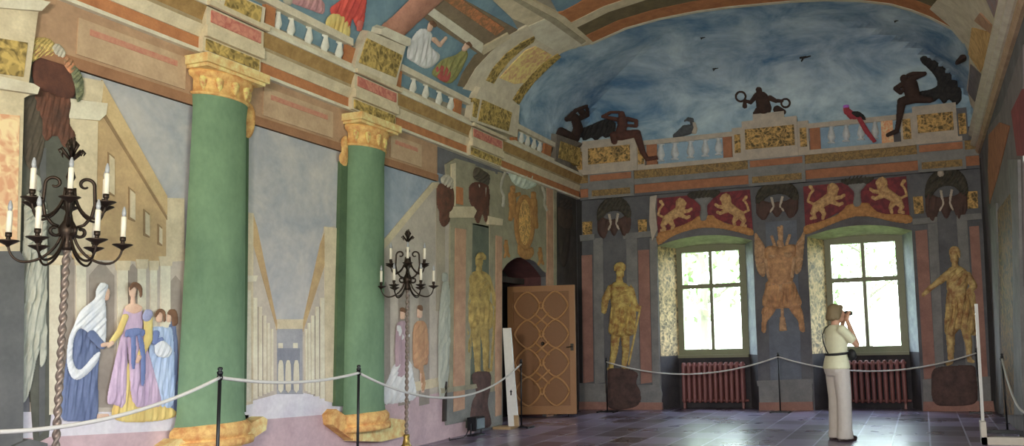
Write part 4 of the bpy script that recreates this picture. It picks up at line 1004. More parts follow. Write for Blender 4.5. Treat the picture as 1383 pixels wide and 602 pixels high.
# foot of the rib on the other side and the mouldings there
rr = thing('vault_rib', 'foot of a painted rib with gilt panel above the twin cream mouldings', 'rib', base(VA, 1315, 130))
slab('rib_ground', [(1258, 8), (1300, -40), (1400, -40), (1372, 20), (1340, 96), (1322, 150), (1308, 130), (1313, 95), (1313, 70), (1304, 50), (1289, 34)], VA, .052, STONEW, rr, step=10)
slab('gilt_panel', [(1318, 34), (1345, 42), (1336, 82), (1330, 96), (1313, 70)], VA, .066, ornament('rib_gilt', (170, 124, 58), (196, 156, 84), G, 8), rr, step=8)
slab('pink_border', [(1330, 14), (1350, 36), (1346, 44), (1322, 24)], VA, .07, PINKP, rr, step=8)
slab('grey_panel', [(1316, 84), (1332, 100), (1322, 136), (1312, 122)], VA, .066, paint('fresco_mauve_grey', (122, 112, 112), (96, 90, 94), G, 7), rr, step=8)
slab('blue_field', [(1338, -6), (1352, -8), (1364, 20), (1352, 26)], VA, .066, paint('fresco_blue_grey', (128, 128, 138), (150, 110, 104), G, 9), rr, step=8)
co = thing('cornice_moulding', 'twin cream mouldings running along the camera side wall under the vault', 'cornice', (XR, 5, VSP-.1))
for nm, z0, z1, dd, mm in (('roll', 4.60, 4.72, .16, CREAM2), ('cove', 4.52, 4.60, .10, ORANGE), ('lower_roll', 4.43, 4.53, .14, CREAM2), ('fillet', 4.30, 4.43, .07, SOFF2)):
    mb = MB(); n = 8; v = []; pr = [(0, z0), (dd*.6, z0), (dd, z0+.3*(z1-z0)), (dd, z0+.7*(z1-z0)), (dd*.6, z1), (0, z1)]
    v = [(XR-d, y, z) for y in (YF, YB) for d, z in pr]; k = len(pr)
    mesh(nm, v, [(i, (i+1) % k, k+(i+1) % k, k+i) for i in range(k)], mm, co)
# ================================================================ end wall
GB = 2.1
B_SLATE = paint('end_wall_slate', (86, 86, 90), (66, 66, 72), GB, 3)
B_GREY = paint('end_wall_grey', (112, 110, 108), (88, 88, 90), GB, 4)
B_PINK = paint('end_wall_pink', (136, 96, 84), (112, 78, 70), GB, 5)
B_CREAM = paint('end_wall_cream', (160, 146, 130), (132, 122, 112), GB, 6)
B_ORANGE = paint('end_wall_orange', (150, 94, 60), (116, 72, 48), GB, 7)
B_GILT = ornament('end_wall_gilt_band', (122, 94, 46), (86, 68, 40), GB, 22)
B_PANEL = ornament('end_wall_gilt_scroll', (70, 56, 28), (160, 122, 56), GB, 15)
B_RED = ornament('lion_red', (104, 30, 38), (78, 24, 34), GB, 9)
B_LION = paint('lion_gold', (184, 142, 88), (132, 92, 56), GB, 18, .16)
B_SWAG = paint('swag_ochre', (166, 116, 60), (126, 82, 40), GB, 14, .16)
B_DARK = paint('festoon_dark', (64, 58, 48), (42, 40, 36), GB, 14, .14)
B_BROWN = paint('festoon_brown', (78, 54, 48), (54, 40, 38), GB, 9)
GOLDB2 = paint('gilded_statue_bronze', (200, 150, 68), (120, 80, 36), 2.3, 9, .16)
MOOR = paint('moor_dark', (64, 42, 34), (40, 28, 26), 1.7, 9)
WING = paint('wing_black', (44, 40, 40), (28, 27, 30), 1.7, 16, .14)
SKYD = paint('lunette_sky', (146, 164, 182), (58, 96, 128), 2.2, .85, .17, dist=.5, stretch=(1, 1.2, 1.8))
def bz(x, y): return float(BW(np.array(float(x)), np.array(float(y)))[2])
def bxx(x, y): return float(BW(np.array(float(x)), np.array(float(y)))[0])
# lunette
lun = thing('painted_sky', 'cloudy blue painted sky filling the lunette of the end wall', 'mural', base(BW, 1050, 190))
skyv = [(694, 142), (706, 121), (720, 104), (738, 86), (757, 69), (776, 62)]+E_+[(1314, 75), (1313, 95), (1308, 130), (1318, 150)]
slab('sky_field', [(702, 168), (698, 188), (740, 204), (779, 222)]+skyv[:0]+[(866, 214), (1050, 195), (1237, 176), (1316, 170)]+skyv[::-1], VA, .010, SKYD, lun, step=9)
for (x, y, s, S) in ((1085, 77, 8, VA), (965, 92, 4, VA), (948, 50, 3.4, VA), (1210, 27, 3, VA)):
    b = thing('painted_bird', {1085: 'small dark bird with spread wings painted high above the parrot', 965: 'tiny dark bird painted below the clouds above the goose', 948: 'tiny dark bird painted high near the orange arch', 1210: 'tiny dark bird painted under the arch above the winged sitter'}[x], 'bird', base(S, x, y))
    d = .02 if S is VA else .008
    relief('body', [cap(x-s*.5, y, s*.16, x+s*.4, y-s*.15, s*.14), cap(x, y, s*.12, x-s*.3, y+s*.55, s*.1), cap(x+s*.1, y, s*.12, x+s*1.2, y-s*.3, s*.08)], S, WING, b, .5, d, .4)
for x, y in ((1302, 77),):
    o = relief('ceiling_boss', [cap(x, y, 4.6, x, y+.5, 4.6)], VA, MOOR, None, .9, .02, .5); tag(o, 'small round dark boss at the rim of the painted vault sky', 'boss')
# balustrade of the end wall, constant heights
Zt0, Zt1 = 5.12, 5.03; Zb1, Zb0 = 4.63, 4.545
bb_ = thing('painted_balustrade', 'pale painted balustrade with gilt pedestals across the end wall', 'balustrade', (VC, YB, Zb0))
def bbox(name, xa, xb, z0, z1, d, m, parent, d0=0.0):
    mb = MB(); mb.box(xa, xb, YB-d, YB-d0, z0, z1); return mb.build(name, m, parent)
X = lambda x, y: bxx(x, y)
bbox('top_rail', X(866, 191), X(1237, 152), Zt1, Zt0, .062, B_CREAM, bb_)
bbox('base_rail', X(790, 235), X(1300, 196), Zb0, Zb1, .076, B_CREAM, bb_)
LB = plain('balustrade_gap_blue', (104, 128, 150), 1.4, .9)
for (xa, xb) in ((889, 977), (1108, 1190)):
    bbox('sky_gap', X(xa, 205-.1*(xa-866)), X(xb, 205-.1*(xb-866)), Zb1, Zt1, .022, paint('gap_blue', (122, 146, 164), (96, 120, 142), GB, 3), bb_)
for x in (893, 912, 933, 953, 971, 1123, 1143, 1163, 1182):
    yt = 191.6-.1054*(x-866)
    f0 = lambda q, yt=yt: yt+5.5; f1 = lambda q, yt=yt: yt+29.5
    baluster(x, f0, f1, bb_, BW, .024, 5.2, paint('end_baluster', (176, 178, 178), (140, 146, 152), GB, 8))
for (xa, xb) in ((874, 888), (977, 989), (1094, 1108), (1190, 1206)):
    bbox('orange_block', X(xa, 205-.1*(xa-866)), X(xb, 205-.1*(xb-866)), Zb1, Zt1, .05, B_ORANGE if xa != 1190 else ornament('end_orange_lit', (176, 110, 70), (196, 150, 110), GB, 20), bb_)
def bped(xa, xb, zt, panels, zb=Zb0):
    o = bbox('pedestal', xa, xb, zb, zt, .10, B_CREAM, bb_)
    for (pa, pb, q0, q1) in panels: bbox('scroll_panel', pa, pb, q0, q1, .115, B_PANEL, o, .09)
    return o
xx = lambda px: X(px, 205-.1*(px-866))
bped(xx(789), xx(862), 5.22, [(xx(797), xx(853), 4.74, 5.06)])
bbox('side_block', xx(778), xx(789), Zb0, 5.16, .07, B_CREAM, bb_); bbox('side_panel', xx(781), xx(788), 4.66, 5.02, .08, B_PANEL, bb_)
bbox('side_block', xx(862), xx(872), Zb0, 5.10, .07, B_CREAM, bb_); bbox('side_panel', xx(863), xx(871), 4.66, 5.02, .08, B_PANEL, bb_)
bped(xx(1004), xx(1078), 5.28, [(xx(1008), xx(1074), 4.74, 5.12)])
for a, b in ((990, 1004), (1078, 1093)): bbox('side_block', xx(a), xx(b), Zb0, 5.18, .07, B_CREAM, bb_); bbox('side_panel', xx(a+3), xx(b-3), 4.70, 5.05, .08, B_PANEL, bb_)
bbox('plinth_block', xx(1019), xx(1061), 5.28, 5.40, .08, B_CREAM, bb_)
bped(xx(1233), xx(1292), 5.22, [(xx(1239), xx(1287), 4.74, 5.06)])
bbox('side_block', xx(1216), xx(1233), Zb0, 5.12, .07, B_CREAM, bb_); bbox('side_panel', xx(1219), xx(1230), 4.66, 5.02, .08, B_PANEL, bb_)
bbox('side_block', xx(1292), xx(1306), Zb0, 5.12, .07, B_SLATE, bb_); bbox('side_panel', xx(1294), xx(1304), 4.66, 5.02, .08, B_PANEL, bb_)
# cornice
bc = thing('painted_entablature', 'grey and orange banded entablature across the end wall', 'entablature', (VC, YB, 4.0))
for nm, z0, z1, d, m in (('gilt_band', 4.38, 4.545, .06, B_GILT), ('grey_moulding', 4.27, 4.38, .085, B_GREY), ('orange_band', 4.10, 4.27, .05, B_ORANGE), ('shadow_fillet', 4.05, 4.10, .065, B_SLATE)):
    bbox(nm, XL+.1, XR-.02, z0, z1, d, m, bc)
for xa, xb in ((796, 857), (1010, 1086), (1236, 1300)):
    o = bbox('ressaut', xx(xa), xx(xb), 4.05, 4.545, .10, B_GREY, bc)
    bbox('orange_panel', xx(xa+3), xx(xb-3), 4.40, 4.52, .115, B_ORANGE, o, .09); bbox('gilt_panel', xx(xa+5), xx(xb-5), 4.10, 4.22, .11, B_GILT, o, .09)
# wall fields between windows: piers
def pier(label, xa, xb, grp, at, fields):
    t = thing('painted_pier', label, 'pier', base(BW, *at), None)
    for nm, q, d, m in fields: slab(nm, q, BW, d, m, t)
    return t
pier('slate and pink panelled pier around the gilded warrior by the room corner', 785, 890, '', (838, 556), [
    ('ground', [(779, 262), (888, 258), (890, 556), (784, 557)], .010, B_SLATE),
    ('dark_edge', [(778, 262), (786, 261), (787, 556), (782, 556)], .016, paint('corner_edge_black', (44, 40, 40), (34, 32, 34), 1.7, 4)), ('pink_panel', [(786, 345), (800, 344), (802, 515), (788, 517)], .02, B_PINK), ('pink_panel', [(862, 338), (877, 337), (881, 516), (866, 518)], .02, B_PINK),  # dark_edge: black painted strip down the room corner
    ('grey_pilaster', [(802, 322), (815, 321), (817, 516), (804, 518)], .03, B_GREY), ('grey_pilaster', [(846, 320), (861, 318), (865, 518), (850, 519)], .03, B_GREY),
    ('grey_pilaster', [(878, 322), (888, 321), (892, 520), (882, 520)], .03, B_GREY),
    ('impost', [(784, 318), (804, 316), (804, 324), (785, 326)], .05, B_GREY), ('impost', [(842, 316), (889, 311), (889, 319), (843, 323)], .05, B_GREY),
    ('gilt_square', [(787, 300), (800, 299), (800, 317), (788, 318)], .03, B_PANEL), ('gilt_square', [(862, 297), (874, 296), (874, 314), (863, 315)], .03, B_PANEL),
    ('console', [(879, 266), (888, 264), (886, 282), (889, 310), (882, 326), (878, 300)], .06, B_CREAM),
    ('base', [(784, 517), (892, 520), (895, 532), (892, 556), (784, 557)], .05, B_GREY), ('plinth', [(783, 542), (895, 543), (896, 556), (783, 557)], .07, B_PINK)])
pier('slate grey pier between the two windows with the hanging armour', 1018, 1090, '', (1055, 556), [
    ('ground', [(1015, 246), (1085, 240), (1090, 320), (1096, 556), (1026, 556), (1019, 320)], .010, B_SLATE),
    ('centre_panel', [(1034, 300), (1076, 297), (1083, 518), (1041, 520)], .02, paint('end_blue_grey', (92, 98, 108), (74, 78, 90), GB, 4)),
    ('base', [(1025, 516), (1096, 513), (1098, 528), (1097, 556), (1027, 556)], .04, B_GREY), ('base_moulding', [(1023, 514), (1098, 511), (1098, 518), (1024, 521)], .06, B_GREY), ('plinth', [(1026, 543), (1098, 542), (1099, 556), (1026, 557)], .06, B_PINK)])
pier('slate and pink pier around the gilded woman beside the second window', 1240, 1335, '', (1290, 555), [
    ('ground', [(1228, 222), (1322, 214), (1340, 480), (1343, 555), (1246, 555), (1232, 320)], .010, B_SLATE),
    ('dark_edge', [(1323, 214), (1328, 214), (1343, 500), (1345, 555), (1339, 555), (1336, 480)], .06, paint('corner_edge_black', (1, 1, 1))), ('pink_panel', [(1236, 312), (1252, 310), (1264, 510), (1248, 512)], .02, B_PINK), ('pink_panel', [(1309, 306), (1322, 305), (1334, 508), (1321, 510)], .02, B_PINK),
    ('grey_pilaster', [(1253, 300), (1266, 299), (1276, 510), (1264, 511)], .03, B_GREY), ('grey_pilaster', [(1292, 298), (1306, 297), (1318, 510), (1305, 510)], .03, B_GREY),
    ('impost', [(1232, 296), (1266, 293), (1266, 301), (1233, 304)], .05, B_GREY), ('impost', [(1292, 291), (1325, 288), (1326, 296), (1292, 299)], .05, B_GREY),
    ('gilt_square', [(1233, 266), (1246, 265), (1248, 288), (1235, 289)], .03, B_PANEL), ('gilt_square', [(1306, 259), (1320, 258), (1321, 281), (1307, 282)], .03, B_PANEL),
    ('base', [(1246, 512), (1338, 508), (1342, 555), (1248, 555)], .05, B_GREY), ('plinth', [(1247, 542), (1341, 541), (1343, 556), (1247, 556)], .07, B_PINK)])
# festoons above
def festoon(label, cx, cy, w, h, sl):
    t = thing('painted_festoon', label, 'festoon', base(BW, cx, cy+h/2), 'dark festoons along the top of the end wall')
    f = lambda u, v: (cx+u*w/2, cy+v*h/2+sl*u*w/2)
    relief('drapery', [pol(crv([f(-.9, -.1), f(-.4, .1), f(.4, .1), f(.9, -.1), f(.95, .6), f(.6, 1), f(.3, .55), f(0, .9), f(-.3, .55), f(-.6, 1), f(-.95, .6)], 4), 6, 5)], BW, B_BROWN, t, .5, .03, .8, .06, (8, 1, .1))
    relief('garland', [pol(crv([f(-1, 0), f(-.85, -.55), f(-.3, -.95), f(.3, -.95), f(.85, -.55), f(1, 0), f(.8, .15), f(.45, -.2), f(0, -.3), f(-.45, -.2), f(-.8, .15)], 4), 5, 5)], BW, B_DARK, t, .5, .04, .8, .08, (4, 1.5, .6))
    for s in (-1, 1): relief('pale_ribbon', [cap(*f(.25*s, -.1), 1.4, *f(.15*s, .35), 1.2), cap(*f(.15*s, .35), 1.2, *f(.3*s, .6), .8)], BW, B_CREAM, t, .5, .06, .6)
    if cx > 1200: relief('rosette', [cap(cx-8, cy-h*.36, 4, cx-7.5, cy-h*.36, 4)], BW, B_CREAM, t, .6, .08, .6)
festoon('dark leafy festoon over the gilded warrior by the corner', 830, 293, 46, 56, -.08)
festoon('dark leafy festoon over the hanging armour between the windows', 1050, 270, 58, 52, -.08)
festoon('dark festoon with pale rosette over the gilded woman by the second window', 1278, 262, 58, 74, -.08)
# lion panels
def lion(S, cx, cy, s, f, label, grp):
    t = thing('painted_lion', label, 'lion', base(S, cx, cy+s*.5), grp)
    P = lambda u, v: (cx+f*u*s, cy+v*s)
    c = lambda u0, v0, r0, u1, v1, r1: cap(*P(u0, v0), r0*s, *P(u1, v1), r1*s)
    relief('body', [c(-.25, .12, .12, .12, -.12, .15), c(.12, -.14, .15, .2, -.34, .13), c(-.28, .14, .13, -.42, .34, .06), c(-.42, .34, .055, -.34, .48, .04), c(-.34, .48, .04, -.46, .5, .04),
        c(-.2, .16, .10, -.08, .36, .055), c(-.08, .36, .05, -.12, .5, .04), c(.14, -.08, .07, .42, -.12, .045), c(.42, -.12, .045, .5, -.18, .04), c(.12, .0, .07, .36, .1, .045), c(.36, .1, .04, .44, .06, .04)], S, B_LION, t, .5, .03, .6, .07)
    relief('mane', [pol(crv([P(.02, -.2), P(.02, -.42), P(.12, -.52), P(.26, -.46), P(.28, -.3), P(.24, -.14), P(.12, -.08)], 4), .12*s, .14*s)], S, B_LION, t, .5, .035, .6, .08, (3, .7, .5))
    relief('head', [c(.2, -.42, .09, .24, -.4, .08), c(.24, -.38, .06, .31, -.36, .045), c(.15, -.5, .03, .16, -.5, .03)], S, B_LION, t, .5, .06, .6)
    relief('tail', [c(-.36, .1, .03, -.56, .0, .028), c(-.56, .0, .028, -.5, -.2, .026), c(-.5, -.2, .026, -.4, -.32, .026), c(-.4, -.32, .03, -.48, -.42, .05)], S, B_LION, t, .5, .03, .6)
LG = None
def lionpanel(label, field, swag, urn, lions):
    t = thing('lion_frieze', label, 'panel', base(BW, urn[0], urn[1]+30), 'red lion panels over the windows')
    slab('red_field', field, BW, .02, B_RED, t)
    relief('swag', [pol(swag, 5, 4)], BW, B_SWAG, t, .5, .025, .8, .08)
    cx, cy = urn
    relief('urn', [pol(crv([(cx-12, cy-18), (cx+12, cy-20), (cx+8, cy-12), (cx+4, cy-6), (cx+5, cy+12), (cx-5, cy+13), (cx-4, cy-5), (cx-8, cy-11)], 3), 4, 5)], BW, B_GREY, t, .5, .03, .6)
    relief('leaf_spray', [pol(crv([(cx-22, cy-22), (cx-8, cy-28), (cx+8, cy-29), (cx+22, cy-26), (cx+14, cy-18), (cx, cy-16), (cx-14, cy-16)], 4), 4, 4)], BW, B_DARK, t, .5, .04, .6, .06, (4, 1.2, .4))
    for l in lions: lion(*l)
lionpanel('red painted panel with two lions over the window nearer the corner', [(888, 268), (1013, 256), (1017, 312), (965, 296), (930, 302), (888, 324)],
    crv([(888, 316), (904, 311), (926, 303), (939, 296), (944, 292), (962, 291), (968, 296), (984, 303), (1014, 309), (1016, 318), (1000, 314), (978, 309), (952, 307), (926, 312), (906, 320), (890, 330)], 3), (951, 285),
    [(BW, 913, 290, 42, 1, 'gilt lion facing the urn on the red panel, the one nearer the room corner', LG), (BW, 988, 284, 42, -1, 'gilt lion facing the urn on the corner-side red panel, nearer the armour', LG)])
lionpanel('red painted panel with two lions over the window behind the visitor', [(1085, 252), (1224, 238), (1229, 298), (1168, 282), (1130, 288), (1088, 312)],
    crv([(1087, 306), (1104, 301), (1128, 292), (1140, 283), (1146, 277), (1170, 274), (1178, 281), (1192, 289), (1228, 291), (1229, 301), (1206, 299), (1180, 293), (1156, 292), (1132, 299), (1108, 309), (1088, 316)], 3), (1158, 266),
    [(BW, 1117, 272, 46, 1, 'gilt lion on the red panel behind the visitor, the one nearer the armour', LG), (BW, 1199, 264, 46, -1, 'gilt lion on the red panel behind the visitor, the one nearer the gilded woman', LG)])
# trophy of armour
t = thing('painted_armour', 'ochre hanging armour trophy with tassel on the pier between the windows', 'trophy', base(BW, 1058, 450))
AR = paint('armour_ochre', (178, 132, 86), (126, 88, 58), GB, 9, .18); AR2 = paint('armour_pale', (172, 134, 96), (124, 92, 66), GB, 14, .17)
relief('cuirass', [pol(crv([(1034, 336), (1044, 332), (1056, 334), (1068, 330), (1076, 334), (1074, 352), (1072, 372), (1066, 384), (1042, 385), (1037, 372), (1034, 352)], 4), 14, 11)], BW, AR, t, .8, .03, .7, .18)
relief('skirt', [pol(crv([(1038, 380), (1068, 378), (1078, 396), (1082, 412), (1060, 416), (1036, 415), (1030, 408), (1034, 392)], 4), 8, 8)], BW, AR, t, .55, .04, .7, .1, (5, 1.1, .05))
relief('breast_muscles', [pol(ell(1046, 347, 8, 7, .2), 7, 7), pol(ell(1064, 345, 8, 7, -.2), 7, 7), pol(ell(1055, 366, 7, 10), 7, 6), cap(1036, 352, 3, 1040, 374, 3), cap(1073, 350, 3, 1070, 372, 3)], BW, AR2, t, .7, .085, .6, .16)
relief('belt_mask', [cap(1040, 384, 3, 1069, 382, 3), cap(1055, 386, 4, 1055, 392, 3)], BW, AR2, t, .7, .07, .6, .14)
relief('neck_trophy', [cap(1054, 328, 4, 1056, 334, 4), cap(1052, 308, 1.6, 1055, 330, 2), cap(1056, 306, 1.6, 1056, 330, 2), cap(1043, 320, 1.6, 1047, 332, 1.8), cap(1067, 318, 1.6, 1063, 330, 1.8)], BW, AR2, t, .5, .05, .6)
for q in ([(1034, 338), (1026, 322), (1020, 316), (1020, 344), (1024, 366), (1033, 372)], [(1074, 336), (1082, 320), (1087, 314), (1085, 342), (1082, 364), (1074, 368)]):
    relief('sleeve', [pol(crv(q, 4), 6, 6)], BW, AR2, t, .5, .03, .7, .1, (5, .8, .9))
for q in ([(1038, 412), (1048, 414), (1044, 424), (1036, 434), (1034, 448), (1029, 446), (1030, 430), (1030, 418)], [(1066, 412), (1078, 410), (1084, 422), (1086, 436), (1087, 447), (1081, 446), (1078, 432), (1070, 422)]):
    relief('leg_guard', [pol(crv(q, 4), 5, 5)], BW, AR, t, .5, .03, .7, .1, (5, .8, .3))
relief('tassel', [cap(1057, 416, 2, 1057, 428, 2), pol([(1054, 428), (1060, 428), (1063, 446), (1053, 447)], 3, 4)], BW, AR2, t, .5, .04, .6, .1)
# gilded statues of the end wall
pedestal('dark pedestal under the gilded warrior by the room corner', [(822, 500), (846, 498), (862, 504), (860, 516), (866, 530), (864, 546), (846, 552), (824, 550), (820, 528)], BW, .06, .5, (843, 556))
t = fig('gilded_statue', 'gilded warrior in tunic with spear painted on the slate pier by the room corner', (838, 500), BW, 'statue')
relief('body', [cap(838, 363, 5.6, 838, 371, 5), cap(837, 374, 3.6, 837, 380, 4.5), pol(crv([(826, 386), (836, 380), (848, 385), (854, 396), (851, 412), (848, 422), (830, 422), (826, 410)], 4), 11, 10),
    pol(crv([(829, 416), (849, 416), (856, 436), (858, 448), (842, 454), (826, 450), (824, 440)], 4), 9, 9), cap(832, 450, 6, 830, 474, 4.6), cap(830, 474, 4.6, 826, 494, 3), cap(845, 450, 6, 846, 474, 4.6), cap(846, 474, 4.6, 843, 494, 3),
    cap(826, 496, 3, 822, 499, 2.2), cap(843, 496, 3, 848, 499, 2.2), cap(826, 390, 5.4, 818, 404, 4.6), cap(818, 404, 4.6, 816, 420, 3.4), cap(852, 392, 5.4, 857, 408, 4.6), cap(857, 408, 4.4, 862, 418, 3)], BW, GOLDB2, t, .85, .022, .7, .16)
relief('tunic', [pol(crv([(829, 412), (850, 412), (857, 436), (859, 449), (842, 455), (825, 451), (824, 438)], 4), 9, 10)], BW, GOLDB2, t, .85, .03, .7, .18, (6, 1.6, .08))
relief('breastplate', [pol(crv([(827, 387), (837, 382), (848, 387), (853, 398), (849, 414), (831, 414), (826, 402)], 4), 11, 10)], BW, GOLDB2, t, .85, .03, .7, .18, (8, 1.0, 1.2))
relief('helmet', [pol(crv([(831, 366), (832, 358), (840, 354), (846, 359), (844, 366), (838, 362)], 4), 4, 5)], BW, GOLDB2, t, .5, .06, .6)
relief('cloak', [pol(crv([(852, 384), (858, 396), (860, 420), (858, 444), (852, 430), (852, 405)], 4), 4, 5)], BW, GOLDB2, t, .5, .02, .7, .1, (5, 1, .1))
relief('spear', [cap(866, 414, 1.0, 850, 492, 1.0)], BW, GOLDB2, t, .5, .04, .5)
pedestal('broad dark carved pedestal under the gilded woman by the second window', [(1262, 498), (1290, 494), (1314, 494), (1318, 510), (1320, 536), (1312, 546), (1280, 548), (1262, 544), (1258, 520)], BW, .06, .5, (1290, 553))
t = fig('gilded_statue', 'gilded woman stretching out one arm painted on the pier by the second window', (1292, 492), BW, 'statue')
relief('body', [cap(1288, 342, 5.6, 1289, 351, 5), cap(1289, 354, 3.6, 1290, 360, 4.4), pol(crv([(1279, 366), (1290, 359), (1301, 362), (1309, 372), (1305, 388), (1303, 402), (1282, 404), (1279, 386)], 4), 11, 10),
    pol(crv([(1281, 398), (1304, 396), (1312, 420), (1316, 446), (1304, 448), (1296, 440), (1286, 450), (1278, 446), (1278, 420)], 4), 10, 9), cap(1283, 440, 6.5, 1284, 464, 5), cap(1284, 464, 5, 1284, 486, 3.4), cap(1303, 438, 6.5, 1308, 462, 5), cap(1308, 462, 5, 1309, 484, 3.4),
    cap(1284, 488, 3.2, 1280, 491, 2.4), cap(1309, 486, 3.2, 1314, 488, 2.4), cap(1281, 370, 5, 1268, 380, 4.4), cap(1268, 380, 4.2, 1252, 393, 3), cap(1252, 393, 2.8, 1247, 398, 2.2),
    cap(1306, 372, 5.4, 1315, 386, 4.6), cap(1315, 386, 4.4, 1305, 398, 3.4)], BW, paint('gilded_statue_copper', (196, 146, 84), (120, 80, 46), 2.3, 9, .16), t, .85, .022, .7, .16)
relief('gown', [pol(crv([(1280, 394), (1292, 398), (1305, 394), (1313, 420), (1317, 448), (1306, 452), (1296, 444), (1286, 454), (1276, 448), (1277, 420)], 4), 10, 10)], BW, paint('gilded_statue_copper', (1, 1, 1)), t, .85, .03, .7, .18, (7, 1.7, .15))
relief('bodice', [pol(crv([(1280, 368), (1290, 362), (1301, 365), (1307, 374), (1303, 394), (1282, 396)], 4), 10, 10)], BW, paint('gilded_statue_copper', (1, 1, 1)), t, .85, .03, .7, .18, (7, 1.1, .8))
relief('mantle', [pol(crv([(1306, 392), (1316, 396), (1318, 420), (1320, 446), (1312, 452), (1308, 424)], 4), 4, 5)], BW, paint('gilded_statue_copper', (1, 1, 1)), t, .5, .02, .7, .1, (5, 1, .1))
relief('hair', [pol(crv([(1282, 343), (1284, 335), (1291, 333), (1296, 339), (1296, 348), (1291, 341)], 4), 3, 4)], BW, paint('gilded_statue_copper', (1, 1, 1)), t, .5, .06, .6)
# winged sitters and birds on the balustrade
t = fig('winged_sitter', 'dark winged sitter in the corner with raised arms on the long wall balustrade', (768, 200), VA, 'figure')
relief('body', [cap(783, 148, 4, 786, 152, 4), cap(775, 158, 5.5, 779, 172, 6.5), cap(779, 172, 6, 774, 186, 6), cap(772, 158, 3.6, 764, 160, 3), cap(764, 160, 3, 776, 148, 2.4), cap(776, 148, 2.4, 791, 142, 2), cap(782, 158, 3.4, 792, 154, 2.6), cap(792, 154, 2.6, 792, 146, 2),
    cap(772, 186, 6, 756, 176, 4.6), cap(756, 176, 4.6, 746, 194, 3.2), cap(746, 194, 3.2, 740, 206, 2.4), cap(740, 206, 2.4, 735, 207, 2)], VA, MOOR, t, .6, .03, .6, .12)
t = fig('winged_sitter', 'reddish brown winged sitter covering the eyes on the corner pedestal of the end wall', (845, 205), BW, 'figure')
relief('body', [cap(841, 151.5, 4.2, 842, 155, 4.2), cap(842, 160, 6.4, 843, 168, 6.6), cap(843, 168, 6.2, 839, 183, 6.6), cap(837, 160, 3.0, 825, 157, 2.4), cap(825, 157, 2.2, 816, 155, 2.0), cap(816, 155, 2.0, 827, 148.5, 1.9), cap(827, 148.5, 1.8, 838, 149, 1.8), cap(849, 159, 3.2, 861, 162, 2.4), cap(861, 162, 2.4, 861, 170, 2.2), cap(861, 170, 2.2, 850, 169, 1.8),
    cap(840, 184, 7, 862, 181, 5.4), cap(862, 181, 5.2, 870, 206, 3.6), cap(870, 206, 3.2, 876, 216, 2.6), cap(876, 216, 2.6, 888, 214, 2.2), cap(832, 184, 6, 832, 192, 4)], VA, paint('moor_red_brown', (84, 46, 36), (54, 32, 28), 1.9, 9), t, .6, .10, .6, .2)
relief('wing', [pol(crv([(832, 166), (820, 160), (800, 168), (782, 176), (776, 184), (786, 184), (790, 190), (800, 186), (806, 190), (814, 184), (820, 186), (830, 180)], 4), 6, 5)], VA, WING, t, .5, .05, .7, .1, (5, 1.6, .4))
t = fig('winged_sitter', 'dark brown winged sitter with crossed arms on the pedestal beside the parrot', (1235, 170), BW, 'figure')
relief('body', [cap(1221, 103, 5.4, 1223, 110, 5.4), cap(1229, 112, 10, 1232, 126, 10), cap(1232, 126, 10, 1236, 132, 8), cap(1224, 108, 4, 1210, 118, 3.4), cap(1210, 118, 3.4, 1216, 124, 3), cap(1216, 124, 2.6, 1224, 116, 2.4), cap(1230, 104, 4, 1248, 96, 3), cap(1248, 96, 2.8, 1232, 96, 2.4), cap(1232, 96, 2.4, 1226, 98, 2),
    cap(1236, 132, 8, 1218, 138, 6), cap(1218, 138, 6, 1215, 160, 4), cap(1215, 160, 3.6, 1212, 176, 2.8), cap(1212, 178, 2.8, 1199, 184, 2.2), cap(1240, 134, 6, 1256, 136, 4)], VA, MOOR, t, .6, .10, .6, .2)
relief('wing', [pol(crv([(1243, 77), (1252, 74), (1268, 83), (1284, 97), (1296, 116), (1298, 134), (1290, 142), (1282, 134), (1275, 140), (1268, 133), (1260, 138), (1254, 131), (1244, 132), (1242, 124), (1256, 121), (1266, 115), (1264, 104), (1255, 92), (1246, 84)], 3), 6, 5)], VA, WING, t, .5, .03, .7, .1, (6, .5, .5))
t = fig('painted_figure', 'small dark figure holding up two rings on the central pedestal', (1038, 155), BW, 'figure')
relief('body', [cap(1025, 121, 4, 1026, 126, 4), cap(1029, 132, 8.5, 1032, 146, 10), cap(1024, 150, 5, 1020, 153, 3), cap(1050, 148, 5.5, 1058, 151, 3.6), cap(1022, 128, 3.4, 1014, 138, 2.6), cap(1014, 138, 2.6, 1007, 136, 2), cap(1040, 132, 3.6, 1048, 136, 2.8), cap(1048, 136, 2.6, 1056, 136, 2)], VA, MOOR, t, .6, .01, .6, .14)
for cx, cy, r in ((1000.5, 130, 6.6), (1061, 139, 5.8)):
    q = [(cx+r*math.cos(a*math.pi/9), cy+r*math.sin(a*math.pi/9)) for a in range(19)]
    relief('ring', [cap(*q[i], 1.3, *q[i+1], 1.3) for i in range(18)], VA, MOOR, t, .6, .01, .5)
relief('pouch', [cap(1006, 139, 2.4, 1006, 143, 3.2)], VA, MOOR, t, .6, .01, .5)
t = fig('painted_goose', 'dark goose with white breast resting on the end wall balustrade', (925, 186), BW, 'bird')
relief('body', [cap(912, 184, 3, 926, 176, 7), cap(926, 176, 7, 934, 174, 6), cap(936, 170, 3, 934, 162, 2.4), cap(934, 162, 3, 930, 161, 2.6), cap(929, 161, 1.4, 925, 163, .9)], VA, paint('goose_grey', (74, 76, 80), (52, 54, 60), 1.9, 16), t, .5, .012, .6)
relief('breast', [cap(939, 174, 3, 938, 178, 3.2), cap(938, 167, 2, 939, 172, 2.4)], VA, B_CREAM, t, .5, .03, .6)
t = fig('painted_parrot', 'scarlet parrot with dark wing and long red tail perched on the end wall rail', (1155, 165), BW, 'bird')
PR = paint('parrot_red', (156, 44, 58), (120, 34, 46), 1.9, 14)
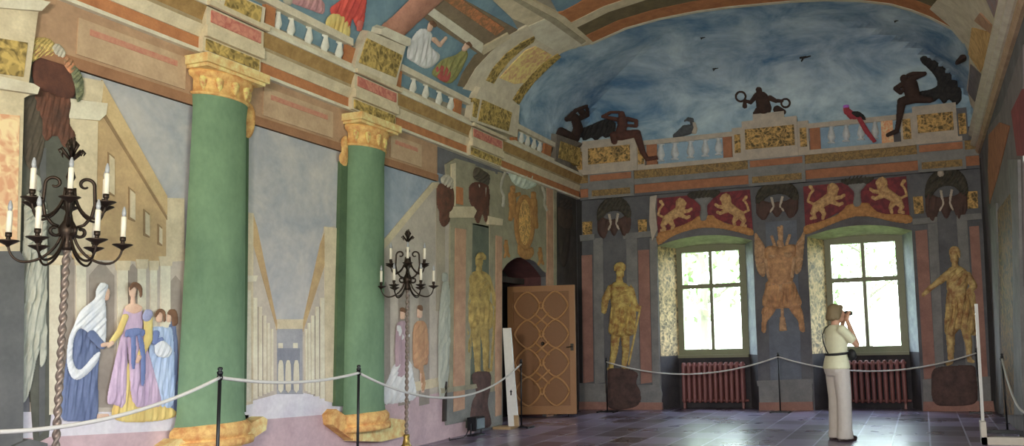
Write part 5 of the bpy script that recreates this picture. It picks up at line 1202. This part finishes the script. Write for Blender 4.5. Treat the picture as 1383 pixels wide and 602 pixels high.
relief('body', [cap(1143, 147, 4, 1144, 151, 4), cap(1145, 151, 4.4, 1154, 159, 5.6), cap(1154, 159, 5.4, 1160, 164, 3.6)], VA, PR, t, .5, .03, .6)
relief('tail', [pol([(1157, 160), (1163, 160), (1174, 178), (1184, 192), (1180, 194), (1168, 180)], 2.5, 2.5)], VA, PR, t, .5, .10, .6)
relief('wing', [pol(crv([(1150, 153), (1158, 151), (1166, 156), (1170, 163), (1162, 162), (1154, 158)], 4), 3, 4)], VA, WING, t, .5, .05, .6)
relief('beak', [cap(1139.5, 147, 1.4, 1139, 149.5, .8)], VA, paint('parrot_beak', (170, 150, 160), None, 1.9), t, .5, .03, .4)
relief('crown', [cap(1141, 144, 2, 1145, 143.5, 2)], VA, paint('parrot_violet', (168, 88, 190), None, 1.9), t, .5, .05, .4)
# radiators in the window niches
RAD = plain('radiator_paint', (148, 96, 94), 1.0, .5); 
for i, (x0, x1, zs, zp, i0, i1) in enumerate(WIN):
    r = thing('radiator', ('pinkish red ribbed radiator under the window nearer the corner', 'pinkish red ribbed radiator behind the visitor')[i], 'radiator', ((i0+i1)/2, YB+DEP-.16, 0), 'radiators in the window niches')
    n = 12; a, b = i0+.08, i1-.06
    for k in range(n):
        x = a+(b-a)*(k+.5)/n; w = (b-a)/n*.36; mb = MB()
        for yy in (-.05, .05):
            mb.lathe([(0, .10), (w*.8, .11), (w, .16), (w, .78), (w*.8, .84), (0, .85)], (x, YB+DEP-.16+yy, 0), 10)
        mb.box(x-w*.6, x+w*.6, YB+DEP-.22, YB+DEP-.10, .13, .18); mb.box(x-w*.6, x+w*.6, YB+DEP-.22, YB+DEP-.10, .76, .81)
        mb.build('section', RAD, r, True)
    mb = MB(); mb.tube([(a, YB+DEP-.16, .14), (b+.05, YB+DEP-.16, .14)], .022, 8); mb.tube([(a, YB+DEP-.16, .79), (b, YB+DEP-.16, .79)], .022, 8); mb.build('header_pipe', RAD, r)
    for x in (a+.05, b-.05): mb = MB(); mb.box(x-.02, x+.02, YB+DEP-.2, YB+DEP-.12, 0, .12); mb.build('foot', RAD, r)
# camera-side wall: painted panels beyond the last tall window
p = thing('painted_pier', 'orange and dark gilt panels on the camera side wall beside the corner', 'pier', base(RW, 1352, 560))
slab('wall_ground', [(1335, 175), (1352, 150), (1383, 60), (1383, 602), (1352, 575), (1340, 556)], RW, .010, paint('camera_wall_grey', (108, 100, 100), (84, 80, 84), GB, 4), p)
slab('orange_field', [(1337, 182), (1352, 165), (1366, 170), (1350, 235), (1338, 275), (1336, 230)], RW, .02, B_ORANGE, p)
slab('red_field', [(1368, 150), (1383, 120), (1400, 120), (1400, 210), (1376, 210)], RW, .02, paint('camera_wall_red', (128, 56, 58), (100, 46, 50), GB, 5), p)
slab('gilt_grotesque', [(1349, 284), (1366, 262), (1372, 300), (1374, 560), (1358, 560), (1351, 420)], RW, .02, ornament('dark_grotesque', (38, 38, 44), (112, 80, 38), GB, 13), p)
slab('pilaster', [(1341, 282), (1349, 274), (1357, 558), (1347, 556)], RW, .04, B_GREY, p)
slab('pilaster', [(1366, 215), (1380, 215), (1386, 560), (1374, 560), (1372, 300)], RW, .04, B_GREY, p)
# ================================================================ things standing in the hall
IRON = plain('wrought_iron', (62, 50, 42), .9, .45, .75)
BRASS = plain('old_brass', (156, 130, 70), .9, .35, .8)
CANDLE = plain('candle_white', (236, 226, 206), 1.0, .5); BULB = plain('bulb_glass', (170, 172, 176), .9, .15)
POLEM = plain('twisted_bronze', (138, 122, 112), .9, .4, .5)
def make_candelabrum(label, loc, rot, order):
    t = thing('candelabrum', label, 'candelabrum', loc)
    P = lambda r, a, z: (loc[0]+r*math.cos(a+rot), loc[1]+r*math.sin(a+rot), loc[2]+z-.04)
    DZ = -.04
    L = (loc[0], loc[1], loc[2])
    MB().lathe([(0, .0), (.21, .0), (.22, .015), (.20, .03), (.13, .05), (.075, .09), (.055, .12), (0, .12)], L, 28).build('foot', BRASS, t, True)
    MB().lathe([(0, .11), (.06, .115), (.065, .13), (.045, .16), (.033, .22), (.038, .25), (.03, .27), (0, .27)], L, 20).build('bell', BRASS, t, True)
    v = []; f = []; n = 16; z0, z1, m = .25, 2.02, 240
    for i in range(m+1):
        z = z0+(z1-z0)*i/m
        for k in range(n):
            a = 2*math.pi*k/n; r = .0185+.006*math.cos(2*a-z*2*math.pi/.072*1.0); v.append((L[0]+r*math.cos(a), L[1]+r*math.sin(a), L[2]+z))
    for i in range(m):
        for k in range(n): f.append((i*n+k, i*n+(k+1) % n, (i+1)*n+(k+1) % n, (i+1)*n+k))
    mesh('twisted_pole', v, f, POLEM, t, True)
    MB().lathe([(0, 2.0), (.03, 2.0), (.034, 2.03), (.022, 2.06), (.05, 2.10), (.055, 2.14), (.028, 2.19), (.018, 2.24), (.034, 2.30), (.042, 2.34), (.02, 2.38), (.014, 2.44), (.028, 2.47), (.02, 2.5), (.008, 2.54), (.008, 2.6), (0, 2.6)], (loc[0], loc[1], loc[2]+DZ), 16).build('stem', IRON, t, True)
    mb = MB()
    for k in range(6):
        a = k*math.pi/3+.3; h_ = (0, .02, -.015)[k % 3]; mb.tube([P(.004, a, 2.58), P(.035, a, 2.62+h_*.5), P(.062, a, 2.655+h_), P(.075, a, 2.64+h_), P(.066, a, 2.62+h_)], [.007, .011, .010, .008, .003], 6)
        mb.tube([P(.004, a+.5, 2.62), P(.022, a+.5, 2.665), P(.034, a+.5, 2.70+h_), P(.026, a+.5, 2.715+h_)], [.007, .010, .008, .003], 6)
    mb.tube([P(0, 0, 2.58), P(0, 0, 2.68)], [.008, .004], 6); mb.build('finial', IRON, t, True)
    for k in range(4):       # tall S-scrolls rising beside the stem
        a = k*math.pi/2
        c = [P(.085+(.014+.034*(1-s/18))*math.cos(math.pi*(.0+1.75*s/18)), a, 2.425+(.014+.034*(1-s/18))*math.sin(math.pi*(1.75*s/18))) for s in range(18, -1, -1)] + [P(.135, a, 2.38), P(.14, a, 2.30), P(.125, a, 2.22), P(.085, a, 2.165), P(.05, a, 2.15)]
        mb = MB(); mb.tube(c, [.006+.005*min(1, i/10) for i in range(len(c))], 6)
        b2 = [P(.075+(.012+.03*(1-s/14))*math.cos(math.pi*(1.1+1.6*s/14)), a+.4, 2.125+(.012+.03*(1-s/14))*math.sin(math.pi*(1.1+1.6*s/14))) for s in range(15)]
        mb.tube(b2, .011, 6); mb.build('scroll', IRON, t, True)
    def arm(a, r, zs, low, zp):
        pts = []
        for s in range(19):
            u = s/18; rr = .03+(r-.03)*(1-math.cos(u*math.pi))/2
            z = zs+(low-zs)*math.sin(min(1, u/.62)*math.pi/2) if u < .62 else low+(zp-low)*(1-math.cos((u-.62)/.38*math.pi/2))
            pts.append(P(rr if u < .62 else .03+(r-.03)*(1-math.cos(u*math.pi))/2, a, z))
        mb = MB(); mb.tube(pts, [.0085]*13+[.007]*6, 6)
        o = mb.build('arm', IRON, t, True)
        e = P(r, a, 0)
        MB().lathe([(.008, zp-.03), (.014, zp-.02), (.05, zp), (.062, zp+.008), (.058, zp+.012), (.014, zp+.008), (.012, zp+.03), (.018, zp+.035), (.018, zp+.06), (0, zp+.06)], e, 14).build('drip_pan', IRON, o, True)
        MB().lathe([(0, zp+.05), (.0155, zp+.05), (.0155, zp+.19), (.012, zp+.194), (0, zp+.194)], e, 12).build('candle', CANDLE, o, True)
        MB().lathe([(0, zp+.19), (.009, zp+.19), (.014, zp+.215), (.012, zp+.235), (.005, zp+.258), (0, zp+.262)], e, 10).build('bulb', BULB, o, True)
    for k in range(6):
        arm(k*math.pi/3, .305, 2.14, 1.92, 2.04)
        arm(k*math.pi/3+math.pi/6, .225, 2.40, 2.20, 2.30)
    return t
make_candelabrum('tall bronze candelabrum with white candles nearest the viewer beside the veiled woman', (-5.10, 3.92, 0), .917, 0)
make_candelabrum('tall bronze candelabrum with white candles standing beyond the smaller green column', (-5.80, 8.80, 0), .58, 1)

# rope barrier
BLACK = plain('stanchion_black', (34, 36, 40), .8, .4, .4)
ROPE = plain('rope_white', (214, 210, 204), .95, .8)
def make_stanchion(label, loc, h):
    t = thing('rope_stanchion', label, 'stanchion', loc)
    MB().tube([(loc[0], loc[1], .02), (loc[0], loc[1], h-.03)], .0125, 10).build('pole', BLACK, t, True)
    MB().lathe([(0, h-.04), (.02, h-.04), (.022, h-.02), (.012, h-.012), (.02, h), (.014, h+.014), (0, h+.016)], (loc[0], loc[1], 0), 12).build('knob', BLACK, t, True)
    mb = MB(); mb.box(loc[0]-.17, loc[0]+.17, loc[1]-.015, loc[1]+.015, .0, .02); mb.box(loc[0]-.17, loc[0]-.14, loc[1]-.12, loc[1]+.12, 0, .022); mb.box(loc[0]+.14, loc[0]+.17, loc[1]-.12, loc[1]+.12, 0, .022)
    mb.box(loc[0]-.03, loc[0]+.03, loc[1]-.03, loc[1]+.03, 0, .03); mb.build('foot', BLACK, t)
    mb = MB(); n = 12; mb.tube([(loc[0]+.024*math.cos(2*math.pi*k/n), loc[1], h-.06+.024*math.sin(2*math.pi*k/n)) for k in range(n+1)], .004, 6); mb.build('hook', BLACK, t, True)
    return Vector((loc[0], loc[1], h-.06))
S0 = make_stanchion('black rope stanchion nearest the viewer before the painted pier', (-4.75, 2.35, 0), 1.16)
S1 = make_stanchion('black rope stanchion in front of the large green column', (-4.85, 4.96, 0), 1.17)
S2 = make_stanchion('black rope stanchion in front of the smaller green column', (-5.05, 6.86, 0), 1.12)
S3 = make_stanchion('black rope stanchion beside the white board at the doorway', (-5.93, 12.12, 0), 1.03)
S4 = make_stanchion('black rope stanchion before the gilded warrior by the room corner', (-5.53, 14.85, 0), .97)
S5 = make_stanchion('black rope stanchion before the pier with the hanging armour', (-2.40, 14.98, 0), 1.01)
S6 = make_stanchion('black rope stanchion before the pedestal of the gilded woman', (.80, 15.10, 0), 1.02)
S7 = make_stanchion('black rope stanchion beside the thin white upright board', (.96, 12.35, 0), 1.0)
S8 = make_stanchion('black rope stanchion nearest the viewer along the window wall', (.86, 7.4, 0), 1.0)
def rope(label, a, b, sag):
    pts = []
    for k in range(41):
        u = k/40; p = a.lerp(b, u); p.z -= sag*4*u*(1-u); pts.append(tuple(p))
    mb = MB(); mb.tube(pts, .013, 8); o = mb.build('barrier_rope', ROPE, None, True); tag(o, label, 'rope')
rope('white barrier rope sagging before the veiled woman and the lady in lilac', S0, S1, .22)
rope('white barrier rope between the stanchions of the two green columns', S1, S2, .06)
rope('white barrier rope sagging from the smaller green column to the white board', S2, S3, .36)
rope('white barrier rope before the window nearer the corner', S4, S5, .26)
rope('white barrier rope passing behind the visitor at the second window', S5, S6, .27)
rope('white barrier rope falling from the stanchion beside the thin white upright board', S7, S8, .45)

# white boards
BOARD = plain('board_white', (232, 230, 226), 1.0, .5); WOODB = plain('board_wood', (176, 148, 112), 1.0, .6)
t = thing('white_board', 'tall narrow white board with small dark arrow leaning by the doorway', 'board', (-6.02, 12.0, 0))
def slant_box(mb, cx, cy, z0, z1, w, th, lean, w2=None):
    w2 = w2 or w; v = []
    for z, ww in ((z0, w), (z1, w2)):
        ox = lean*z
        for sx, sy in ((-1, -1), (1, -1), (1, 1), (-1, 1)): v.append((cx+ox+sx*ww/2, cy+sy*th/2, z))
    mb.add(v, [(0, 1, 2, 3), (4, 7, 6, 5), (0, 4, 5, 1), (1, 5, 6, 2), (2, 6, 7, 3), (3, 7, 4, 0)]); return mb
bx0, by0 = -6.00, 12.0
slant_box(MB(), bx0, by0, .20, 1.53, .165, .035, -.07, .13).build('panel', BOARD, t)
slant_box(MB(), bx0-.03, by0+.0, .03, .20, .10, .035, -.07).build('white_foot', BOARD, t)
slant_box(MB(), bx0+.055, by0+.0, .03, .20, .07, .035, -.07).build('wooden_foot', WOODB, t)
mb = MB(); mb.box(bx0-.28, bx0+.02, by0-.16, by0+.10, 0, .035); mb.build('base', WOODB, t)
zq = .5; ox = bx0-.07*zq; yq = by0-.0185
mesh('arrow', [(ox-.012, yq, zq), (ox+.012, yq, zq), (ox+.012, yq, zq+.05), (ox+.024, yq, zq+.05), (ox, yq, zq+.09), (ox-.024, yq, zq+.05), (ox-.012, yq, zq+.05)], [(0, 1, 2, 3, 4, 5, 6)], BLACK, t)
px_, py_ = [float(v) for v in FL(np.array(1329.), np.array(598.))[:2]]
t = thing('white_board', 'thin white upright board with short foot seen edge on at the window wall', 'board', (px_, py_, 0))
slant_box(MB(), px_, py_, .0, 1.64, .034, .07, .015).build('panel', BOARD, t)
mb = MB(); mb.box(px_-.03, px_+.03, py_-.16, py_+.10, 0, .26); mb.box(px_-.03, px_+.42, py_-.16, py_-.04, 0, .085); mb.build('foot', plain('board_foot_cream', (232, 224, 210), 1.0, .6), t)
mb = MB(); mb.box(px_+.03, px_+.44, py_+.08, py_+.14, .10, .14); mb.box(px_+.40, px_+.44, py_+.08, py_+.14, 0, .10); mb.build('brace', BLACK, t)
# floor spotlight by the pier with its cable and plug
bx = LW(np.array(628.), np.array(566.)); sy = float(bx[1])
t = thing('floor_spotlight', 'small black floor spotlight against the pier base by the gilded statue', 'spotlight', (XL+.18, sy, 0))
mb = MB(); mb.box(XL+.11, XL+.25, sy-.13, sy+.13, .08, .26); o = mb.build('housing', BLACK, t)
mb = MB(); mb.box(XL+.25, XL+.262, sy-.11, sy+.11, .10, .24); mb.build('front_glass', plain('spot_glass', (120, 132, 140), .9, .1), t)
mb = MB(); mb.tube([(XL+.18, sy-.15, .0), (XL+.18, sy-.15, .17), (XL+.18, sy-.13, .17)], .01, 6); mb.tube([(XL+.18, sy+.15, .0), (XL+.18, sy+.15, .17), (XL+.18, sy+.13, .17)], .01, 6); mb.box(XL+.12, XL+.24, sy-.16, sy+.16, 0, .015); mb.build('bracket', BLACK, t)
c1 = [float(v) for v in FL(np.array(603.), np.array(591.))]
mb = MB(); mb.tube([(XL+.12, sy-.1, .1), (XL+.13, sy-.2, .02), (XL+.2, sy-.4, .012), (XL+.16, sy-.7, .012), (c1[0]+.05, c1[1], .012)], .008, 6); mb.build('cable', BLACK, t, True)
MB().tube([(c1[0]+.05, c1[1], .02), (c1[0]+.05, c1[1]-.07, .02)], [.02, .016], 8).build('plug', BOARD, t, True)

# ---------------------------------------------------------------- the visitor
def remeshed(name, mb, m, parent, vox=.008, smooth_it=4):
    me = bpy.data.meshes.new('src'); me.from_pydata(mb.v, [], mb.f); me.update()
    o = bpy.data.objects.new('src', me); COL.objects.link(o)
    r = o.modifiers.new('r', 'REMESH'); r.mode = 'VOXEL'; r.voxel_size = vox
    s = o.modifiers.new('s', 'SMOOTH'); s.iterations = smooth_it; s.factor = .5
    dg = bpy.context.evaluated_depsgraph_get(); dg.update()
    ev = bpy.data.meshes.new_from_object(o.evaluated_get(dg))
    v = [tuple(q.co) for q in ev.vertices]; f = [tuple(p.vertices) for p in ev.polygons]
    bpy.data.objects.remove(o); bpy.data.meshes.remove(me); bpy.data.meshes.remove(ev)
    return mesh(name, v, f, m, parent, smooth=True)
PB = np.array([-1.05, 11.17, 0.0]); PA = math.radians(38)
fw = np.array([math.cos(PA), math.sin(PA), 0]); rt = np.array([math.sin(PA), -math.cos(PA), 0])
W = lambda x, y, z: tuple(PB+rt*x+fw*y+np.array([0, 0, z]))
def ellip(mb, c, rx, ry, rz, seg=20, rings=12, tilt=0.0):
    v = []; f = []
    for i in range(rings+1):
        p = math.pi*i/rings
        for k in range(seg):
            a = 2*math.pi*k/seg; x = rx*math.sin(p)*math.cos(a); y = ry*math.sin(p)*math.sin(a); z = rz*math.cos(p)
            y, z = y*math.cos(tilt)-z*math.sin(tilt), y*math.sin(tilt)+z*math.cos(tilt); v.append(W(c[0]+x, c[1]+y, c[2]+z))
    for i in range(rings):
        for k in range(seg): f.append((i*seg+k, i*seg+(k+1) % seg, (i+1)*seg+(k+1) % seg, (i+1)*seg+k))
    mb.add(v, f)
def limb(mb, pts, rs):
    P = []; R = []
    for i in range(len(pts)-1):
        for s in range(6): u = s/6; P.append(W(*[pts[i][k]+(pts[i+1][k]-pts[i][k])*u for k in range(3)])); R.append(rs[i]+(rs[i+1]-rs[i])*u)
    P.append(W(*pts[-1])); R.append(rs[-1]); mb.tube(P, R, 14)
    for q, r in zip(pts, rs): ellip(mb, q, r, r, r, 14, 8)
def loft(mb, rings, seg=24):
    """rings: (cx, cy, z, rx, ry)"""
    v = []; f = []
    for cx, cy, z, rx, ry in rings:
        for k in range(seg): a = 2*math.pi*k/seg; v.append(W(cx+rx*math.cos(a), cy+ry*math.sin(a), z))
    for i in range(len(rings)-1):
        for k in range(seg): f.append((i*seg+k, i*seg+(k+1) % seg, (i+1)*seg+(k+1) % seg, (i+1)*seg+k))
    f.append(tuple(range(seg-1, -1, -1))); f.append(tuple((len(rings)-1)*seg+k for k in range(seg))); mb.add(v, f)
vis = thing('person', 'standing person in pale yellow top and beige trousers filming toward the second window', 'person', tuple(PB))
SKINP = plain('skin', (206, 158, 130), .95, .6); SHIRT = plain('shirt_pale_yellow', (226, 222, 188), .95, .85); TROU = plain('trousers_beige', (206, 196, 186), .92, .85)
HAIR = plain('hair_ash_blond', (140, 120, 88), .8, .7); SHOE = plain('shoe_dark', (58, 40, 40), .9, .5); STRAP = plain('strap_black', (34, 34, 36), .8, .6)
RE, RH = (.225, .15, 1.185), (.045, .15, 1.50); LE, LH = (-.215, .17, 1.19), (-.05, .165, 1.50)
b = MB()
ellip(b, (0, .035, 1.575), .076, .094, .112); ellip(b, (0, .06, 1.525), .058, .07, .07)          # skull, jaw
limb(b, [(0, -.005, 1.38), (0, .015, 1.50)], [.058, .052])
ellip(b, (0, .135, 1.565), .012, .02, .022); ellip(b, (0, .118, 1.60), .045, .014, .012); ellip(b, (0, .124, 1.525), .024, .012, .010); ellip(b, (0, .115, 1.49), .022, .018, .018)
for s in (-1, 1): ellip(b, (s*.078, .03, 1.565), .010, .020, .032); ellip(b, (s*.032, .118, 1.578), .014, .010, .008)
loft(b, [(0, 0, .95, .14, .10), (0, 0, 1.10, .125, .095), (0, 0, 1.28, .14, .10), (0, 0, 1.40, .12, .07)])
for s, E_p, H_p in ((1, RE, RH), (-1, LE, LH)):
    limb(b, [(s*.165, -.005, 1.365), E_p], [.05, .040]); limb(b, [E_p, H_p], [.039, .026])
    h = np.array(H_p); ellip(b, tuple(h+[0, .012, .035]), .034, .020, .045)
    for k in range(4):                                          # fingers closing on the camera
        x0 = h[0]+s*(.024-.015*k); l = (.030, .036, .034, .026)[k]
        limb(b, [(x0, h[1]+.016, h[2]+.065), (x0-s*.004, h[1]+.032, h[2]+.065+l), (x0-s*.014, h[1]+.052, h[2]+.06+l), (x0-s*.022, h[1]+.050, h[2]+.035+l)], [.0105, .0098, .009, .0082])
    limb(b, [(h[0]-s*.022, h[1]+.01, h[2]+.03), (h[0]-s*.044, h[1]+.022, h[2]+.05), (h[0]-s*.05, h[1]+.034, h[2]+.078)], [.012, .0105, .009])
for s in (-1, 1): limb(b, [(s*.085, 0, .9), (s*.085, .015, .49), (s*.085, -.02, .09)], [.08, .052, .036])
remeshed('body', b, SKINP, vis, .007, 3)
b = MB()
loft(b, [(0, -.012, .885, .200, .160), (0, -.008, .97, .186, .144), (0, 0, 1.08, .160, .118), (0, .005, 1.20, .172, .128), (0, .01, 1.29, .184, .130), (0, 0, 1.365, .175, .10), (0, -.005, 1.415, .10, .075), (0, -.005, 1.435, .068, .064)])
for s in (-1, 1):
    ellip(b, (s*.165, -.005, 1.365), .062, .066, .06); ellip(b, (s*.07, .09, 1.25), .07, .06, .07)
    e = RE if s > 0 else LE; m_ = [(.165*s)+(e[0]-.165*s)*.62, -.005+(e[1]+.005)*.62, 1.365+(e[2]-1.365)*.62]
    limb(b, [(s*.165, -.005, 1.365), tuple(m_)], [.066, .062])
remeshed('shirt', b, SHIRT, vis, .009, 5)
b = MB()
loft(b, [(0, -.01, .80, .165, .125), (0, -.015, .88, .178, .138), (0, -.01, .96, .17, .13), (0, 0, 1.03, .155, .116)])
for s in (-1, 1):
    limb(b, [(s*.088, 0, .86), (s*.092, .015, .5), (s*.094, 0, .10)], [.108, .094, .094]); loft(b, [(s*.096, 0, .03, .098, .105), (s*.095, 0, .12, .095, .10)])
    ellip(b, (s*.07, -.05, .89), .10, .085, .12)
remeshed('trousers', b, TROU, vis, .010, 5)
b = MB()
ellip(b, (0, .0, 1.60), .096, .104, .105, 24, 14); ellip(b, (0, -.042, 1.565), .088, .066, .085); 
for s in (-1, 1): ellip(b, (s*.074, -.005, 1.565), .026, .055, .07)
for k in range(14):
    a = math.pi*(.95+1.1*k/13); ellip(b, (.088*math.cos(a), -.008+.088*math.sin(a), 1.525+.012*(k % 2)), .022, .022, .036)
ellip(b, (0, .075, 1.655), .07, .045, .04)
remeshed('hair', b, HAIR, vis, .009, 3)
for s in (-1, 1):
    b = MB(); ellip(b, (s*.094, -.03, .045), .046, .07, .045); ellip(b, (s*.096, .075, .035), .046, .10, .036); loft(b, [(s*.095, .03, 0, .044, .135), (s*.095, .03, .02, .046, .14)])
    remeshed('shoe', b, SHOE, vis, .008, 3)
mb = MB(); P = []
for k in range(33): a = 2*math.pi*k/32; P.append(W(.172*math.cos(a), .002+.131*math.sin(a), 1.075+.012*math.sin(a)))
mb.tube(P, .016, 8); wb = mb.build('waist_belt', STRAP, vis, True)
b = MB(); ellip(b, (.085, .165, 1.055), .075, .05, .075); ellip(b, (.085, .19, 1.045), .06, .035, .05); remeshed('pouch', b, STRAP, wb, .008, 2)
mb = MB(); mb.tube([W(-.10, .07, 1.42), W(-.115, .0, 1.435), W(-.12, -.07, 1.40), W(-.115, -.115, 1.32), W(-.09, -.128, 1.22), W(-.04, -.124, 1.12), W(.02, -.128, 1.07)], .008, 6); mb.build('shoulder_strap', STRAP, vis, True)
t = thing('video_camera', 'small dark camera held up to the face of the visitor', 'camera', W(0, .2, 1.545))
b = MB(); CA = np.array([0, .215, 1.575])
def cbox(mb, x0, x1, y0, y1, z0, z1):
    v = [W(x, y, z) for x in (x0, x1) for y in (y0, y1) for z in (z0, z1)]; mb.add(v, [(0, 1, 3, 2), (4, 6, 7, 5), (0, 4, 5, 1), (2, 3, 7, 6), (0, 2, 6, 4), (1, 5, 7, 3)]); return mb
cbox(MB(), -.05, .05, .178, .215, 1.545, 1.61).build('body', STRAP, t)
mb = MB(); mb.tube([W(0, .215, 1.577), W(0, .25, 1.577)], .026, 14); mb.build('lens', plain('lens_dark', (50, 52, 58), .9, .15), t)
# ================================================================ garden beyond the end wall windows
mb = MB(); mb.box(-40, 40, YB+.9, 70, -.4, -.3); struct(mb.build('ground', plain('lawn_green', (86, 104, 60), .8, .9)))
def tree(label, x, y, h, r, seed):
    rnd = random.Random(seed); t = thing('tree', label, 'tree', (x, y, -.3), 'trees seen through the windows')
    bark = plain('tree_bark', (140, 130, 116), .9, .9)
    mb = MB(); mb.tube([(x, y, -.3), (x+.1, y, h*.4), (x-.1, y+.1, h*.75)], [.22, .16, .07], 10)
    for k in range(6):
        a = k*1.05+rnd.random(); mb.tube([(x, y, h*(.3+.07*k)), (x+r*.6*math.cos(a), y+r*.6*math.sin(a), h*(.45+.07*k))], [.07, .02], 6)
    mb.build('trunk', bark, t)
    v = []; f = []
    for k in range(1100):
        a = rnd.random()*6.283; c = rnd.uniform(-1, 1); q = r*(rnd.random()**.35); s = math.sqrt(1-c*c)
        p = Vector((x+q*s*math.cos(a), y+q*s*math.sin(a), h*.68+q*c*1.25)); u = Vector((rnd.gauss(0, 1), rnd.gauss(0, 1), rnd.gauss(0, 1))).normalized(); w = u.orthogonal().normalized(); g = .13+.1*rnd.random(); n = len(v)
        v += [tuple(p-u*g), tuple(p+w*g*.5), tuple(p+u*g), tuple(p-w*g*.5)]; f.append((n, n+1, n+2, n+3))
    mesh('crown', v, f, plain('tree_leaf', (150, 172, 120), .9, .8), t)
for i, a in enumerate(((-6.5, 26, 7.5, 2.8), (-2.0, 33, 8.5, 3.2), (1.9, 26.5, 7.0, 2.7), (-10.5, 31, 9, 3.4), (5.5, 32, 8.5, 3.2))): tree('leafy tree in the bright garden outside the end wall windows', *a, i+3)

sl = bpy.data.lights.new('sun', 'SUN'); sl.energy = 14; sl.angle = .02; so = bpy.data.objects.new('sun', sl); COL.objects.link(so)
so.rotation_euler = Vector((.62, .06, -.78)).to_track_quat('-Z', 'Y').to_euler(); so.location = (-20, 20, 30)
